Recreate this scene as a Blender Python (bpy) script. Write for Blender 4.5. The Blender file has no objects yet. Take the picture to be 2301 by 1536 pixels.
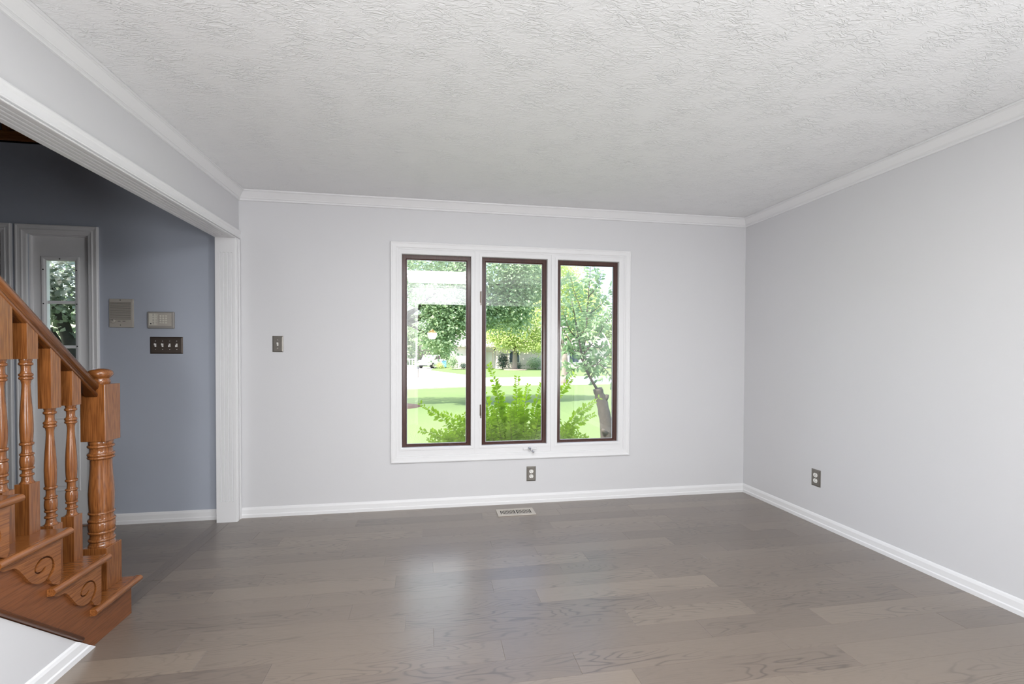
import bpy, bmesh, math, random
import numpy as np
from mathutils import Vector, Matrix

SC = bpy.context.scene
COL = SC.collection
R = random.Random(7)
PI = math.pi

# ------------------------------------------------------------------ camera
YAW, PITCH, ROLL = 0.16247852, -0.01498404, 0.00318580
FPX = 1000.7408
f = Vector((math.sin(YAW) * math.cos(PITCH), math.cos(YAW) * math.cos(PITCH), math.sin(PITCH)))
r0 = Vector((math.cos(YAW), -math.sin(YAW), 0))
u0 = r0.cross(f)
rr = r0 * math.cos(ROLL) + u0 * math.sin(ROLL)
uu = -r0 * math.sin(ROLL) + u0 * math.cos(ROLL)
cam = bpy.data.cameras.new('camera')
cam.sensor_width = 36
cam.lens = FPX / 2301 * 36
cam.shift_x = 20.313 / 2301
cam.shift_y = 38.703 / 2301
cam.clip_start = 0.02
cam.clip_end = 600
co = bpy.data.objects.new('camera', cam)
COL.objects.link(co)
M = Matrix((rr, uu, -f)).transposed().to_4x4()
M.translation = Vector((1.40308, -3.59862, 1.24559))
co.matrix_world = M
SC.camera = co

# ------------------------------------------------------------------ sky, sun, lamps, exposure
SC.view_settings.view_transform = 'Standard'
SC.view_settings.look = 'None'
SC.view_settings.gamma = 1
SC.view_settings.exposure = 0.0
SC.view_settings.use_curve_mapping = False

world = bpy.data.worlds.new('sky')
SC.world = world
world.use_nodes = True
wt = world.node_tree
wt.nodes.clear()
sky = wt.nodes.new('ShaderNodeTexSky')
sky.sky_type = 'NISHITA'
sky.sun_disc = False
sky.sun_elevation = math.radians(56)
sky.sun_rotation = math.radians(262)
sky.air_density = 1.0
sky.dust_density = 3.0
sky.ozone_density = 1.0
bg = wt.nodes.new('ShaderNodeBackground')
bg.inputs['Strength'].default_value = 0.62
wo = wt.nodes.new('ShaderNodeOutputWorld')
wt.links.new(sky.outputs[0], bg.inputs[0])
wt.links.new(bg.outputs[0], wo.inputs[0])

H_LAMP = 2.425
def lamp(name, kind, loc, energy, color=(1, 1, 1), aim=None, **kw):
    l = bpy.data.lights.new(name, kind)
    l.energy = energy
    l.color = color
    for k, v in kw.items():
        setattr(l, k, v)
    o = bpy.data.objects.new(name, l)
    COL.objects.link(o)
    o.location = loc
    if aim is not None:
        o.rotation_euler = (Vector(aim) - Vector(loc)).to_track_quat('-Z', 'Y').to_euler()
    return o

lamp('sun', 'SUN', (-7, -5, 11.5), 10.5, (1, 0.95, 0.86), aim=(0.0, 0.6, 0.0), angle=math.radians(0.6))
# large soft light under the ceiling right above and behind the camera (the bounce of the photographer's strobe)
lamp('ceiling_bounce', 'AREA', (1.60, -3.45, H_LAMP), 96.0, (0.98, 0.99, 1.0), aim=(1.60, -3.45, 0.0), shape='RECTANGLE', size=1.1, size_y=1.15)
# two added fill lights behind the camera, lifting the ceiling and side walls
lamp('fill_light_left', 'AREA', (0.60, -3.93, 1.15), 45.0, (0.98, 0.99, 1.0), aim=(3.6, -0.6, 1.75), shape='RECTANGLE', size=0.7, size_y=1.0)
lamp('fill_light_right', 'AREA', (3.53, -3.93, 1.15), 36.0, (0.98, 0.99, 1.0), aim=(0.4, -0.6, 1.75), shape='RECTANGLE', size=0.3, size_y=1.1)
# added spot out of view, filling the lower part of the entry wall
lamp('entry_fill', 'SPOT', (-1.7, -3.4, 0.75), 29.0, (1.0, 0.99, 0.97), aim=(-0.42, 0.0, 0.45), spot_size=math.radians(48), spot_blend=1.0, shadow_soft_size=0.3)

# ------------------------------------------------------------------ helpers
def tag(o, label=None, cat=None, group=None, kind=None):
    if label: o['label'] = label
    if cat: o['category'] = cat
    if group: o['group'] = group
    if kind: o['kind'] = kind
    return o

def empty(name, loc=(0, 0, 0), label=None, cat=None, group=None, kind=None):
    o = bpy.data.objects.new(name, None)
    o.empty_display_size = 0.05
    COL.objects.link(o)
    o.location = loc
    tag(o, label, cat, group, kind)
    return o

def wloc(o):
    v = Vector((0, 0, 0))
    while o is not None:
        v += o.location
        o = o.parent
    return v

class MB:
    """collects shapes in world coordinates and links them as one mesh object"""
    def __init__(s):
        s.v, s.f, s.sm = [], [], []
    def add(s, vs, fs, smooth=False):
        n = len(s.v)
        s.v += [tuple(p) for p in vs]
        s.f += [tuple(i + n for i in q) for q in fs]
        s.sm += [smooth] * len(fs)
        return s
    def box(s, a, b):
        x0, x1 = sorted((a[0], b[0])); y0, y1 = sorted((a[1], b[1])); z0, z1 = sorted((a[2], b[2]))
        v = [(x0, y0, z0), (x1, y0, z0), (x1, y1, z0), (x0, y1, z0), (x0, y0, z1), (x1, y0, z1), (x1, y1, z1), (x0, y1, z1)]
        return s.add(v, [(0, 3, 2, 1), (4, 5, 6, 7), (0, 1, 5, 4), (1, 2, 6, 5), (2, 3, 7, 6), (3, 0, 4, 7)])
    def prism(s, poly, axis, a, b, smooth=False):
        n = len(poly)
        def P(p, t):
            if axis == 'x': return (t, p[0], p[1])
            if axis == 'y': return (p[0], t, p[1])
            return (p[0], p[1], t)
        v = [P(p, a) for p in poly] + [P(p, b) for p in poly]
        k = len(s.v)
        s.add(v, [(i, (i + 1) % n, n + (i + 1) % n, n + i) for i in range(n)], smooth)
        s.add([], [])
        s.f += [tuple(k + i for i in reversed(range(n))), tuple(k + n + i for i in range(n))]
        s.sm += [False, False]
        return s
    def lathe(s, prof, c, n=28, axis='z'):
        v, fs = [], []
        for (h, rad) in prof:
            for i in range(n):
                a = 2 * PI * i / n
                x, y = rad * math.cos(a), rad * math.sin(a)
                if axis == 'z': v.append((c[0] + x, c[1] + y, c[2] + h))
                elif axis == 'y': v.append((c[0] + x, c[1] + h, c[2] + y))
                else: v.append((c[0] + h, c[1] + x, c[2] + y))
        m = len(prof)
        for j in range(m - 1):
            for i in range(n):
                k = (i + 1) % n
                fs.append((j * n + i, j * n + k, (j + 1) * n + k, (j + 1) * n + i))
        s.add(v, fs, True)
        k0 = len(s.v) - m * n
        s.f += [tuple(k0 + i for i in reversed(range(n))), tuple(k0 + (m - 1) * n + i for i in range(n))]
        s.sm += [False, False]
        return s
    def tube(s, pts, rad, n=8):
        pts = [Vector(p) for p in pts]
        if not hasattr(rad, '__len__'): rad = [rad] * len(pts)
        v, fs = [], []
        up = Vector((0.13, 0.31, 0.94))
        for i, p in enumerate(pts):
            t = (pts[min(i + 1, len(pts) - 1)] - pts[max(i - 1, 0)]).normalized()
            a = t.cross(up)
            if a.length < 1e-3: a = t.cross(Vector((1, 0, 0)))
            a.normalize(); b = t.cross(a)
            for k in range(n):
                w = 2 * PI * k / n
                v.append(p + (a * math.cos(w) + b * math.sin(w)) * rad[i])
        for i in range(len(pts) - 1):
            for k in range(n):
                q = (k + 1) % n
                fs.append((i * n + k, i * n + q, (i + 1) * n + q, (i + 1) * n + k))
        fs.append(tuple(range(n))); fs.append(tuple((len(pts) - 1) * n + k for k in range(n)))
        return s.add(v, fs, True)
    def ring(s, X0, X1, Z0, Z1, prof, open_bottom=False, Y=0.0):
        """mitred moulding around a rectangle in a plane y = Y; prof = (inset, dy)"""
        n = len(prof)
        v, fs = [], []
        for (i, d) in prof:
            zb = Z0 if open_bottom else Z0 + i
            v += [(X0 + i, Y + d, zb), (X0 + i, Y + d, Z1 - i), (X1 - i, Y + d, Z1 - i), (X1 - i, Y + d, zb)]
        for j in range(n - 1):
            for k in range(3 if open_bottom else 4):
                q = (k + 1) % 4
                fs.append((4 * j + k, 4 * j + q, 4 * j + 4 + q, 4 * j + 4 + k))
        return s.add(v, fs)
    def build(s, name, mat, parent=None, origin=None, bevel=0, segs=2, kind=None, sharp=40):
        if origin is None and parent is None:
            a = np.array(s.v)
            lo, hi = a.min(0), a.max(0)
            origin = ((lo[0] + hi[0]) / 2, (lo[1] + hi[1]) / 2, lo[2])
        if parent is not None and origin is None:
            a = np.array(s.v)
            lo, hi = a.min(0), a.max(0)
            origin = tuple((lo + hi) / 2)
        o0 = Vector(origin)
        me = bpy.data.meshes.new(name)
        me.from_pydata([tuple(Vector(p) - o0) for p in s.v], [], s.f)
        me.polygons.foreach_set('use_smooth', s.sm)
        bm = bmesh.new(); bm.from_mesh(me)
        bmesh.ops.triangulate(bm, faces=[q for q in bm.faces if len(q.verts) > 4])
        bmesh.ops.recalc_face_normals(bm, faces=bm.faces)
        bm.to_mesh(me); bm.free()
        me.materials.append(mat)
        o = bpy.data.objects.new(name, me)
        COL.objects.link(o)
        if parent is not None:
            o.parent = parent
            o.location = o0 - wloc(parent)
        else:
            o.location = o0
        if bevel:
            md = o.modifiers.new('bevel', 'BEVEL')
            md.width = bevel; md.segments = segs; md.limit_method = 'ANGLE'; md.angle_limit = math.radians(sharp)
            md.harden_normals = False
        if kind: o['kind'] = kind
        return o

def copy_tree(o, parent=None):
    c = o.copy(); COL.objects.link(c)
    if parent is not None: c.parent = parent
    for ch in o.children: copy_tree(ch, c)
    return c

# ------------------------------------------------------------------ materials
def nt(m):
    m.use_nodes = True
    t = m.node_tree
    return t, t.nodes['Principled BSDF']

def plain(name, col, rough=0.5, metal=0.0, spec=0.5, var=0.03, scale=6.0, bump=0.0, bscale=200.0):
    m = bpy.data.materials.new(name)
    t, b = nt(m)
    b.inputs['Roughness'].default_value = rough
    b.inputs['Metallic'].default_value = metal
    b.inputs['Specular IOR Level'].default_value = spec
    tc = t.nodes.new('ShaderNodeTexCoord')
    no = t.nodes.new('ShaderNodeTexNoise'); no.inputs['Scale'].default_value = scale; no.inputs['Detail'].default_value = 3
    t.links.new(tc.outputs['Object'], no.inputs['Vector'])
    rp = t.nodes.new('ShaderNodeValToRGB')
    rp.color_ramp.elements[0].color = tuple(c * (1 - var) for c in col) + (1,)
    rp.color_ramp.elements[1].color = tuple(min(1, c * (1 + var)) for c in col) + (1,)
    t.links.new(no.outputs['Fac'], rp.inputs['Fac'])
    t.links.new(rp.outputs['Color'], b.inputs['Base Color'])
    if bump:
        n2 = t.nodes.new('ShaderNodeTexNoise'); n2.inputs['Scale'].default_value = bscale; n2.inputs['Detail'].default_value = 2
        t.links.new(tc.outputs['Object'], n2.inputs['Vector'])
        bp = t.nodes.new('ShaderNodeBump'); bp.inputs['Strength'].default_value = bump; bp.inputs['Distance'].default_value = 0.001
        t.links.new(n2.outputs['Fac'], bp.inputs['Height'])
        t.links.new(bp.outputs['Normal'], b.inputs['Normal'])
    return m

def math_node(t, op, a, b=None):
    n = t.nodes.new('ShaderNodeMath'); n.operation = op
    for i, v in enumerate((a, b)):
        if v is None: continue
        if isinstance(v, (int, float)): n.inputs[i].default_value = v
        else: t.links.new(v, n.inputs[i])
    return n.outputs[0]

def mixcol(t, fac, a, b, mode='MIX'):
    n = t.nodes.new('ShaderNodeMix'); n.data_type = 'RGBA'; n.blend_type = mode
    if isinstance(fac, (int, float)): n.inputs[0].default_value = fac
    else: t.links.new(fac, n.inputs[0])
    for i, v in ((6, a), (7, b)):
        if isinstance(v, tuple): n.inputs[i].default_value = v + (1,) if len(v) == 3 else v
        else: t.links.new(v, n.inputs[i])
    return n.outputs[2]

def wood(name, base, dark, light, axis='z', rough=0.27, coat=0.45, scale=1.0, lines=13.0, line_amt=0.36, tilt=0.0):
    """stained timber: stretched noise whose contour lines draw the cathedral grain"""
    m = bpy.data.materials.new(name)
    t, b = nt(m)
    tc = t.nodes.new('ShaderNodeTexCoord')
    oi = t.nodes.new('ShaderNodeObjectInfo')
    ro = t.nodes.new('ShaderNodeMapping'); ro.inputs['Rotation'].default_value = (tilt, 0, 0)
    t.links.new(tc.outputs['Object'], ro.inputs['Vector'])
    mp = t.nodes.new('ShaderNodeMapping')
    long_, wide = 1.3 * scale, 22.0 * scale
    mp.inputs['Scale'].default_value = {'x': (long_, wide, wide), 'y': (wide, long_, wide), 'z': (wide, wide, long_)}[axis]
    off = t.nodes.new('ShaderNodeVectorMath'); off.operation = 'ADD'
    cmb = t.nodes.new('ShaderNodeCombineXYZ')
    rv = math_node(t, 'MULTIPLY', oi.outputs['Random'], 37.0)
    for i in range(3): t.links.new(rv, cmb.inputs[i])
    t.links.new(ro.outputs['Vector'], mp.inputs['Vector'])
    t.links.new(mp.outputs['Vector'], off.inputs[0]); t.links.new(cmb.outputs[0], off.inputs[1])
    n1 = t.nodes.new('ShaderNodeTexNoise'); n1.inputs['Scale'].default_value = 1.0; n1.inputs['Detail'].default_value = 1.5
    t.links.new(off.outputs[0], n1.inputs['Vector'])
    k = math_node(t, 'SINE', math_node(t, 'MULTIPLY', n1.outputs['Fac'], lines * 2 * PI))
    k = math_node(t, 'POWER', math_node(t, 'ADD', math_node(t, 'MULTIPLY', k, 0.5), 0.5), 3.0)
    # fine pores
    mp2 = t.nodes.new('ShaderNodeMapping')
    lo2, wi2 = 11.0 * scale, 240.0 * scale
    mp2.inputs['Scale'].default_value = {'x': (lo2, wi2, wi2), 'y': (wi2, lo2, wi2), 'z': (wi2, wi2, lo2)}[axis]
    t.links.new(ro.outputs['Vector'], mp2.inputs['Vector'])
    n2 = t.nodes.new('ShaderNodeTexNoise'); n2.inputs['Scale'].default_value = 1.0; n2.inputs['Detail'].default_value = 2
    t.links.new(mp2.outputs['Vector'], n2.inputs['Vector'])
    c = mixcol(t, n1.outputs['Fac'], base, light)
    c = mixcol(t, math_node(t, 'MULTIPLY', k, line_amt), c, dark)
    pr = t.nodes.new('ShaderNodeMapRange'); pr.inputs[1].default_value = 0.46; pr.inputs[2].default_value = 0.64
    t.links.new(n2.outputs['Fac'], pr.inputs[0])
    c = mixcol(t, math_node(t, 'MULTIPLY', pr.outputs[0], 0.6), c, dark)
    t.links.new(c, b.inputs['Base Color'])
    b.inputs['Roughness'].default_value = rough
    b.inputs['Coat Weight'].default_value = coat
    b.inputs['Coat Roughness'].default_value = 0.12
    bp = t.nodes.new('ShaderNodeBump'); bp.inputs['Strength'].default_value = 0.12; bp.inputs['Distance'].default_value = 0.0008
    t.links.new(n2.outputs['Fac'], bp.inputs['Height']); t.links.new(bp.outputs['Normal'], b.inputs['Normal'])
    return m

def floor_mat():
    m = bpy.data.materials.new('grey_brown_oak_planks')
    t, b = nt(m)
    uv = t.nodes.new('ShaderNodeUVMap'); uv.uv_map = 'grain'
    at = t.nodes.new('ShaderNodeAttribute'); at.attribute_name = 'tint'
    mp = t.nodes.new('ShaderNodeMapping'); mp.inputs['Scale'].default_value = (1.35, 8.5, 1)
    t.links.new(uv.outputs[0], mp.inputs['Vector'])
    n1 = t.nodes.new('ShaderNodeTexNoise'); n1.inputs['Scale'].default_value = 1.0; n1.inputs['Detail'].default_value = 2.2; n1.inputs['Roughness'].default_value = 0.45
    t.links.new(mp.outputs[0], n1.inputs['Vector'])
    k = math_node(t, 'SINE', math_node(t, 'MULTIPLY', n1.outputs['Fac'], 22.0 * 2 * PI))
    k = math_node(t, 'POWER', math_node(t, 'ADD', math_node(t, 'MULTIPLY', k, 0.5), 0.5), 7.0)
    # the grain figure comes and goes over a plank
    mk = t.nodes.new('ShaderNodeTexNoise'); mk.inputs['Scale'].default_value = 1.0; mk.inputs['Detail'].default_value = 1
    mpk = t.nodes.new('ShaderNodeMapping'); mpk.inputs['Scale'].default_value = (1.1, 5.0, 1); mpk.inputs['Location'].default_value = (31, 7, 0)
    t.links.new(uv.outputs[0], mpk.inputs['Vector']); t.links.new(mpk.outputs[0], mk.inputs['Vector'])
    mr = t.nodes.new('ShaderNodeMapRange'); mr.inputs[1].default_value = 0.42; mr.inputs[2].default_value = 0.62
    t.links.new(mk.outputs['Fac'], mr.inputs[0])
    k = math_node(t, 'MULTIPLY', k, math_node(t, 'ADD', math_node(t, 'MULTIPLY', mr.outputs[0], 0.75), 0.12))
    mp2 = t.nodes.new('ShaderNodeMapping'); mp2.inputs['Scale'].default_value = (9, 190, 1)
    t.links.new(uv.outputs[0], mp2.inputs['Vector'])
    n2 = t.nodes.new('ShaderNodeTexNoise'); n2.inputs['Scale'].default_value = 1.0; n2.inputs['Detail'].default_value = 3
    t.links.new(mp2.outputs[0], n2.inputs['Vector'])
    rp = t.nodes.new('ShaderNodeValToRGB')
    e = rp.color_ramp.elements
    e[0].position = 0.0; e[0].color = (0.102, 0.077, 0.061, 1)
    e[1].position = 1.0; e[1].color = (0.212, 0.166, 0.126, 1)
    q = e.new(0.35); q.color = (0.137, 0.105, 0.083, 1)
    q = e.new(0.7); q.color = (0.170, 0.133, 0.103, 1)
    t.links.new(at.outputs['Fac'], rp.inputs['Fac'])
    c = mixcol(t, math_node(t, 'MULTIPLY', n2.outputs['Fac'], 0.5), rp.outputs['Color'], (0.23, 0.184, 0.145))
    c = mixcol(t, math_node(t, 'MULTIPLY', k, 0.62), c, (0.035, 0.026, 0.021))
    t.links.new(c, b.inputs['Base Color'])
    b.inputs['Roughness'].default_value = 0.42
    b.inputs['Specular IOR Level'].default_value = 0.5
    b.inputs['Coat Weight'].default_value = 0.9
    b.inputs['Coat Roughness'].default_value = 0.29
    b.inputs['Coat IOR'].default_value = 1.5
    bp = t.nodes.new('ShaderNodeBump'); bp.inputs['Strength'].default_value = 0.10; bp.inputs['Distance'].default_value = 0.001
    t.links.new(math_node(t, 'SUBTRACT', n2.outputs['Fac'], k), bp.inputs['Height']); t.links.new(bp.outputs['Normal'], b.inputs['Normal'])
    return m

def ceiling_mat():
    """white stomp / brush texture: short raised plaster ridges"""
    m = bpy.data.materials.new('brushed_plaster_ceiling')
    t, b = nt(m)
    tc = t.nodes.new('ShaderNodeTexCoord')
    mp = t.nodes.new('ShaderNodeMapping'); mp.inputs['Scale'].default_value = (20, 44, 1)
    t.links.new(tc.outputs['Object'], mp.inputs['Vector'])
    n1 = t.nodes.new('ShaderNodeTexNoise'); n1.inputs['Scale'].default_value = 1.0; n1.inputs['Detail'].default_value = 3.5
    n1.inputs['Roughness'].default_value = 0.6; n1.inputs['Distortion'].default_value = 0.8
    t.links.new(mp.outputs[0], n1.inputs['Vector'])
    rdg = math_node(t, 'ABSOLUTE', math_node(t, 'SUBTRACT', n1.outputs['Fac'], 0.5))
    mr = t.nodes.new('ShaderNodeMapRange'); mr.inputs[1].default_value = 0.0; mr.inputs[2].default_value = 0.10
    mr.inputs[3].default_value = 1.0; mr.inputs[4].default_value = 0.0; mr.interpolation_type = 'SMOOTHSTEP'
    t.links.new(rdg, mr.inputs[0])
    mk = t.nodes.new('ShaderNodeTexNoise'); mk.inputs['Scale'].default_value = 7.0; mk.inputs['Detail'].default_value = 3
    t.links.new(tc.outputs['Object'], mk.inputs['Vector'])
    mm = t.nodes.new('ShaderNodeMapRange'); mm.inputs[1].default_value = 0.30; mm.inputs[2].default_value = 0.65
    t.links.new(mk.outputs['Fac'], mm.inputs[0])
    h = math_node(t, 'MULTIPLY', mr.outputs[0], mm.outputs[0])
    n3 = t.nodes.new('ShaderNodeTexNoise'); n3.inputs['Scale'].default_value = 60.0; n3.inputs['Detail'].default_value = 2
    t.links.new(tc.outputs['Object'], n3.inputs['Vector'])
    h = math_node(t, 'ADD', h, math_node(t, 'MULTIPLY', n3.outputs['Fac'], 0.18))
    bp = t.nodes.new('ShaderNodeBump'); bp.inputs['Strength'].default_value = 1.0; bp.inputs['Distance'].default_value = 0.0020
    t.links.new(h, bp.inputs['Height']); t.links.new(bp.outputs['Normal'], b.inputs['Normal'])
    b.inputs['Base Color'].default_value = (0.825, 0.83, 0.84, 1)
    b.inputs['Roughness'].default_value = 0.8
    b.inputs['Specular IOR Level'].default_value = 0.3
    return m

def glass_mat(name, refl=0.10):
    m = bpy.data.materials.new(name)
    m.use_nodes = True
    t = m.node_tree; t.nodes.clear()
    o = t.nodes.new('ShaderNodeOutputMaterial')
    a = t.nodes.new('ShaderNodeBsdfTransparent'); a.inputs[0].default_value = (0.97, 0.985, 0.98, 1)
    g = t.nodes.new('ShaderNodeBsdfGlossy'); g.inputs['Roughness'].default_value = 0.0; g.inputs[0].default_value = (1, 1, 1, 1)
    mx = t.nodes.new('ShaderNodeMixShader')
    lw = t.nodes.new('ShaderNodeLayerWeight'); lw.inputs[0].default_value = 0.25
    fc = math_node(t, 'ADD', math_node(t, 'MULTIPLY', math_node(t, 'POWER', lw.outputs['Facing'], 3.0), 0.4), refl)
    t.links.new(fc, mx.inputs[0])
    t.links.new(a.outputs[0], mx.inputs[1]); t.links.new(g.outputs[0], mx.inputs[2])
    t.links.new(mx.outputs[0], o.inputs[0])
    return m

def leaf_mat(name, dark, light, trans=0.45, rough=0.45):
    m = bpy.data.materials.new(name)
    m.use_nodes = True
    t = m.node_tree; t.nodes.clear()
    o = t.nodes.new('ShaderNodeOutputMaterial')
    at = t.nodes.new('ShaderNodeAttribute'); at.attribute_name = 'tint'
    rp = t.nodes.new('ShaderNodeValToRGB')
    rp.color_ramp.elements[0].color = dark + (1,); rp.color_ramp.elements[1].color = light + (1,)
    t.links.new(at.outputs['Fac'], rp.inputs['Fac'])
    p = t.nodes.new('ShaderNodeBsdfPrincipled'); p.inputs['Roughness'].default_value = rough
    p.inputs['Specular IOR Level'].default_value = 0.4
    t.links.new(rp.outputs[0], p.inputs['Base Color'])
    tr = t.nodes.new('ShaderNodeBsdfTranslucent')
    hs = t.nodes.new('ShaderNodeHueSaturation'); hs.inputs['Saturation'].default_value = 1.15; hs.inputs['Value'].default_value = 1.25
    t.links.new(rp.outputs[0], hs.inputs['Color']); t.links.new(hs.outputs[0], tr.inputs[0])
    mx = t.nodes.new('ShaderNodeMixShader'); mx.inputs[0].default_value = trans
    t.links.new(p.outputs[0], mx.inputs[1]); t.links.new(tr.outputs[0], mx.inputs[2])
    t.links.new(mx.outputs[0], o.inputs[0])
    return m

def grass_mat():
    m = bpy.data.materials.new('mown_grass')
    t, b = nt(m)
    tc = t.nodes.new('ShaderNodeTexCoord')
    n1 = t.nodes.new('ShaderNodeTexNoise'); n1.inputs['Scale'].default_value = 0.5; n1.inputs['Detail'].default_value = 5
    n2 = t.nodes.new('ShaderNodeTexNoise'); n2.inputs['Scale'].default_value = 40.0; n2.inputs['Detail'].default_value = 4
    t.links.new(tc.outputs['Object'], n1.inputs['Vector']); t.links.new(tc.outputs['Object'], n2.inputs['Vector'])
    c = mixcol(t, n1.outputs['Fac'], (0.120, 0.200, 0.060), (0.190, 0.260, 0.105))
    c = mixcol(t, math_node(t, 'MULTIPLY', n2.outputs['Fac'], 0.6), c, (0.25, 0.31, 0.16))
    t.links.new(c, b.inputs['Base Color'])
    b.inputs['Roughness'].default_value = 0.9
    b.inputs['Specular IOR Level'].default_value = 0.1
    bp = t.nodes.new('ShaderNodeBump'); bp.inputs['Strength'].default_value = 0.6; bp.inputs['Distance'].default_value = 0.03
    t.links.new(n2.outputs['Fac'], bp.inputs['Height']); t.links.new(bp.outputs['Normal'], b.inputs['Normal'])
    return m

def brick_mat(name, c1, c2, mortar, scale=1.0):
    m = bpy.data.materials.new(name)
    t, b = nt(m)
    tc = t.nodes.new('ShaderNodeTexCoord')
    mp = t.nodes.new('ShaderNodeMapping'); mp.inputs['Rotation'].default_value = (PI / 2, 0, 0)
    t.links.new(tc.outputs['Object'], mp.inputs['Vector'])
    br = t.nodes.new('ShaderNodeTexBrick'); br.inputs['Scale'].default_value = 4.5 * scale
    br.inputs['Color1'].default_value = c1 + (1,); br.inputs['Color2'].default_value = c2 + (1,); br.inputs['Mortar'].default_value = mortar + (1,)
    t.links.new(mp.outputs[0], br.inputs['Vector'])
    t.links.new(br.outputs['Color'], b.inputs['Base Color'])
    b.inputs['Roughness'].default_value = 0.9
    return m

def emit_mat(name, col, strength):
    m = bpy.data.materials.new(name)
    t, b = nt(m)
    b.inputs['Base Color'].default_value = col + (1,)
    b.inputs['Emission Color'].default_value = col + (1,)
    b.inputs['Emission Strength'].default_value = strength
    return m

WALL = plain('light_grey_wall_paint', (0.64, 0.64, 0.655), 0.55, spec=0.35, var=0.01, scale=2, bump=0.06, bscale=350)
TRIM = plain('white_gloss_trim_paint', (0.765, 0.765, 0.775), 0.42, spec=0.3, var=0.008, scale=3)
FOYER = plain('slate_blue_wall_paint', (0.40, 0.432, 0.50), 0.6, spec=0.3, var=0.02, scale=3, bump=0.08, bscale=350)
CEIL = ceiling_mat()
FLOOR = floor_mat()
OAK = {a: wood('golden_oak_' + a, (0.215, 0.072, 0.018), (0.105, 0.031, 0.008), (0.300, 0.112, 0.031), a) for a in 'xyz'}
OAK['rail'] = wood('golden_oak_rail', (0.215, 0.072, 0.018), (0.105, 0.031, 0.008), (0.300, 0.112, 0.031), 'y', tilt=math.atan(0.89))
SKIRT = wood('red_brown_stained_oak', (0.175, 0.058, 0.019), (0.10, 0.032, 0.010), (0.21, 0.073, 0.026), 'y', rough=0.35, coat=0.15, line_amt=0.2)
SASH = wood('dark_cherry_sash', (0.055, 0.017, 0.011), (0.028, 0.009, 0.006), (0.078, 0.025, 0.017), 'z', rough=0.33, coat=0.2)
GLASS = glass_mat('window_glass', 0.09)
GLASS2 = glass_mat('sidelight_glass', 0.05)
GASKET = plain('pale_grey_gasket', (0.55, 0.58, 0.62), 0.5)
NICKEL = plain('brushed_nickel', (0.21, 0.195, 0.175), 0.32, metal=0.55, var=0.05, scale=60)
PEWTER = plain('dark_pewter_plate', (0.075, 0.058, 0.048), 0.30, metal=0.4, var=0.05, scale=60)
SCREWM = plain('bright_screw_metal', (0.75, 0.73, 0.70), 0.25, metal=0.9)
WPLAST = plain('white_plastic', (0.82, 0.81, 0.78), 0.35)
BEIGE = plain('warm_grey_plastic', (0.42, 0.39, 0.35), 0.5)
SHADE = plain('grille_gap_shade', (0.13, 0.12, 0.105), 0.8)  # dark colour standing for the shadow gaps between grille ribs
KEYBODY = plain('taupe_keypad_plastic', (0.30, 0.285, 0.265), 0.5)
KEYFACE = plain('cream_keypad_label', (0.60, 0.58, 0.51), 0.5)
BLACK = plain('black_plastic', (0.02, 0.02, 0.022), 0.5)
CHROME = plain('chrome', (0.60, 0.61, 0.64), 0.12, metal=1.0)
BRONZE = plain('bronze_hinge_metal', (0.22, 0.18, 0.15), 0.35, metal=0.7)
TAUPE = plain('taupe_register_enamel', (0.50, 0.46, 0.41), 0.45)
DARK = plain('unlit_black', (0.012, 0.011, 0.011), 0.8)  # near-black colour in place of unlit depth
SIDING = plain('tan_outer_siding', (0.55, 0.50, 0.44), 0.8)
DWALL = plain('warm_dining_room_paint', (0.30, 0.27, 0.23), 0.7)

# ------------------------------------------------------------------ setting: room shell
RW, H, RY = 4.1926, 2.44, -4.10      # right wall, ceiling, rear wall
FX = -3.6                            # far side of the foyer

def struct(name, mb, mat, **kw):
    return mb.build(name, mat, kind='structure', **kw)

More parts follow.
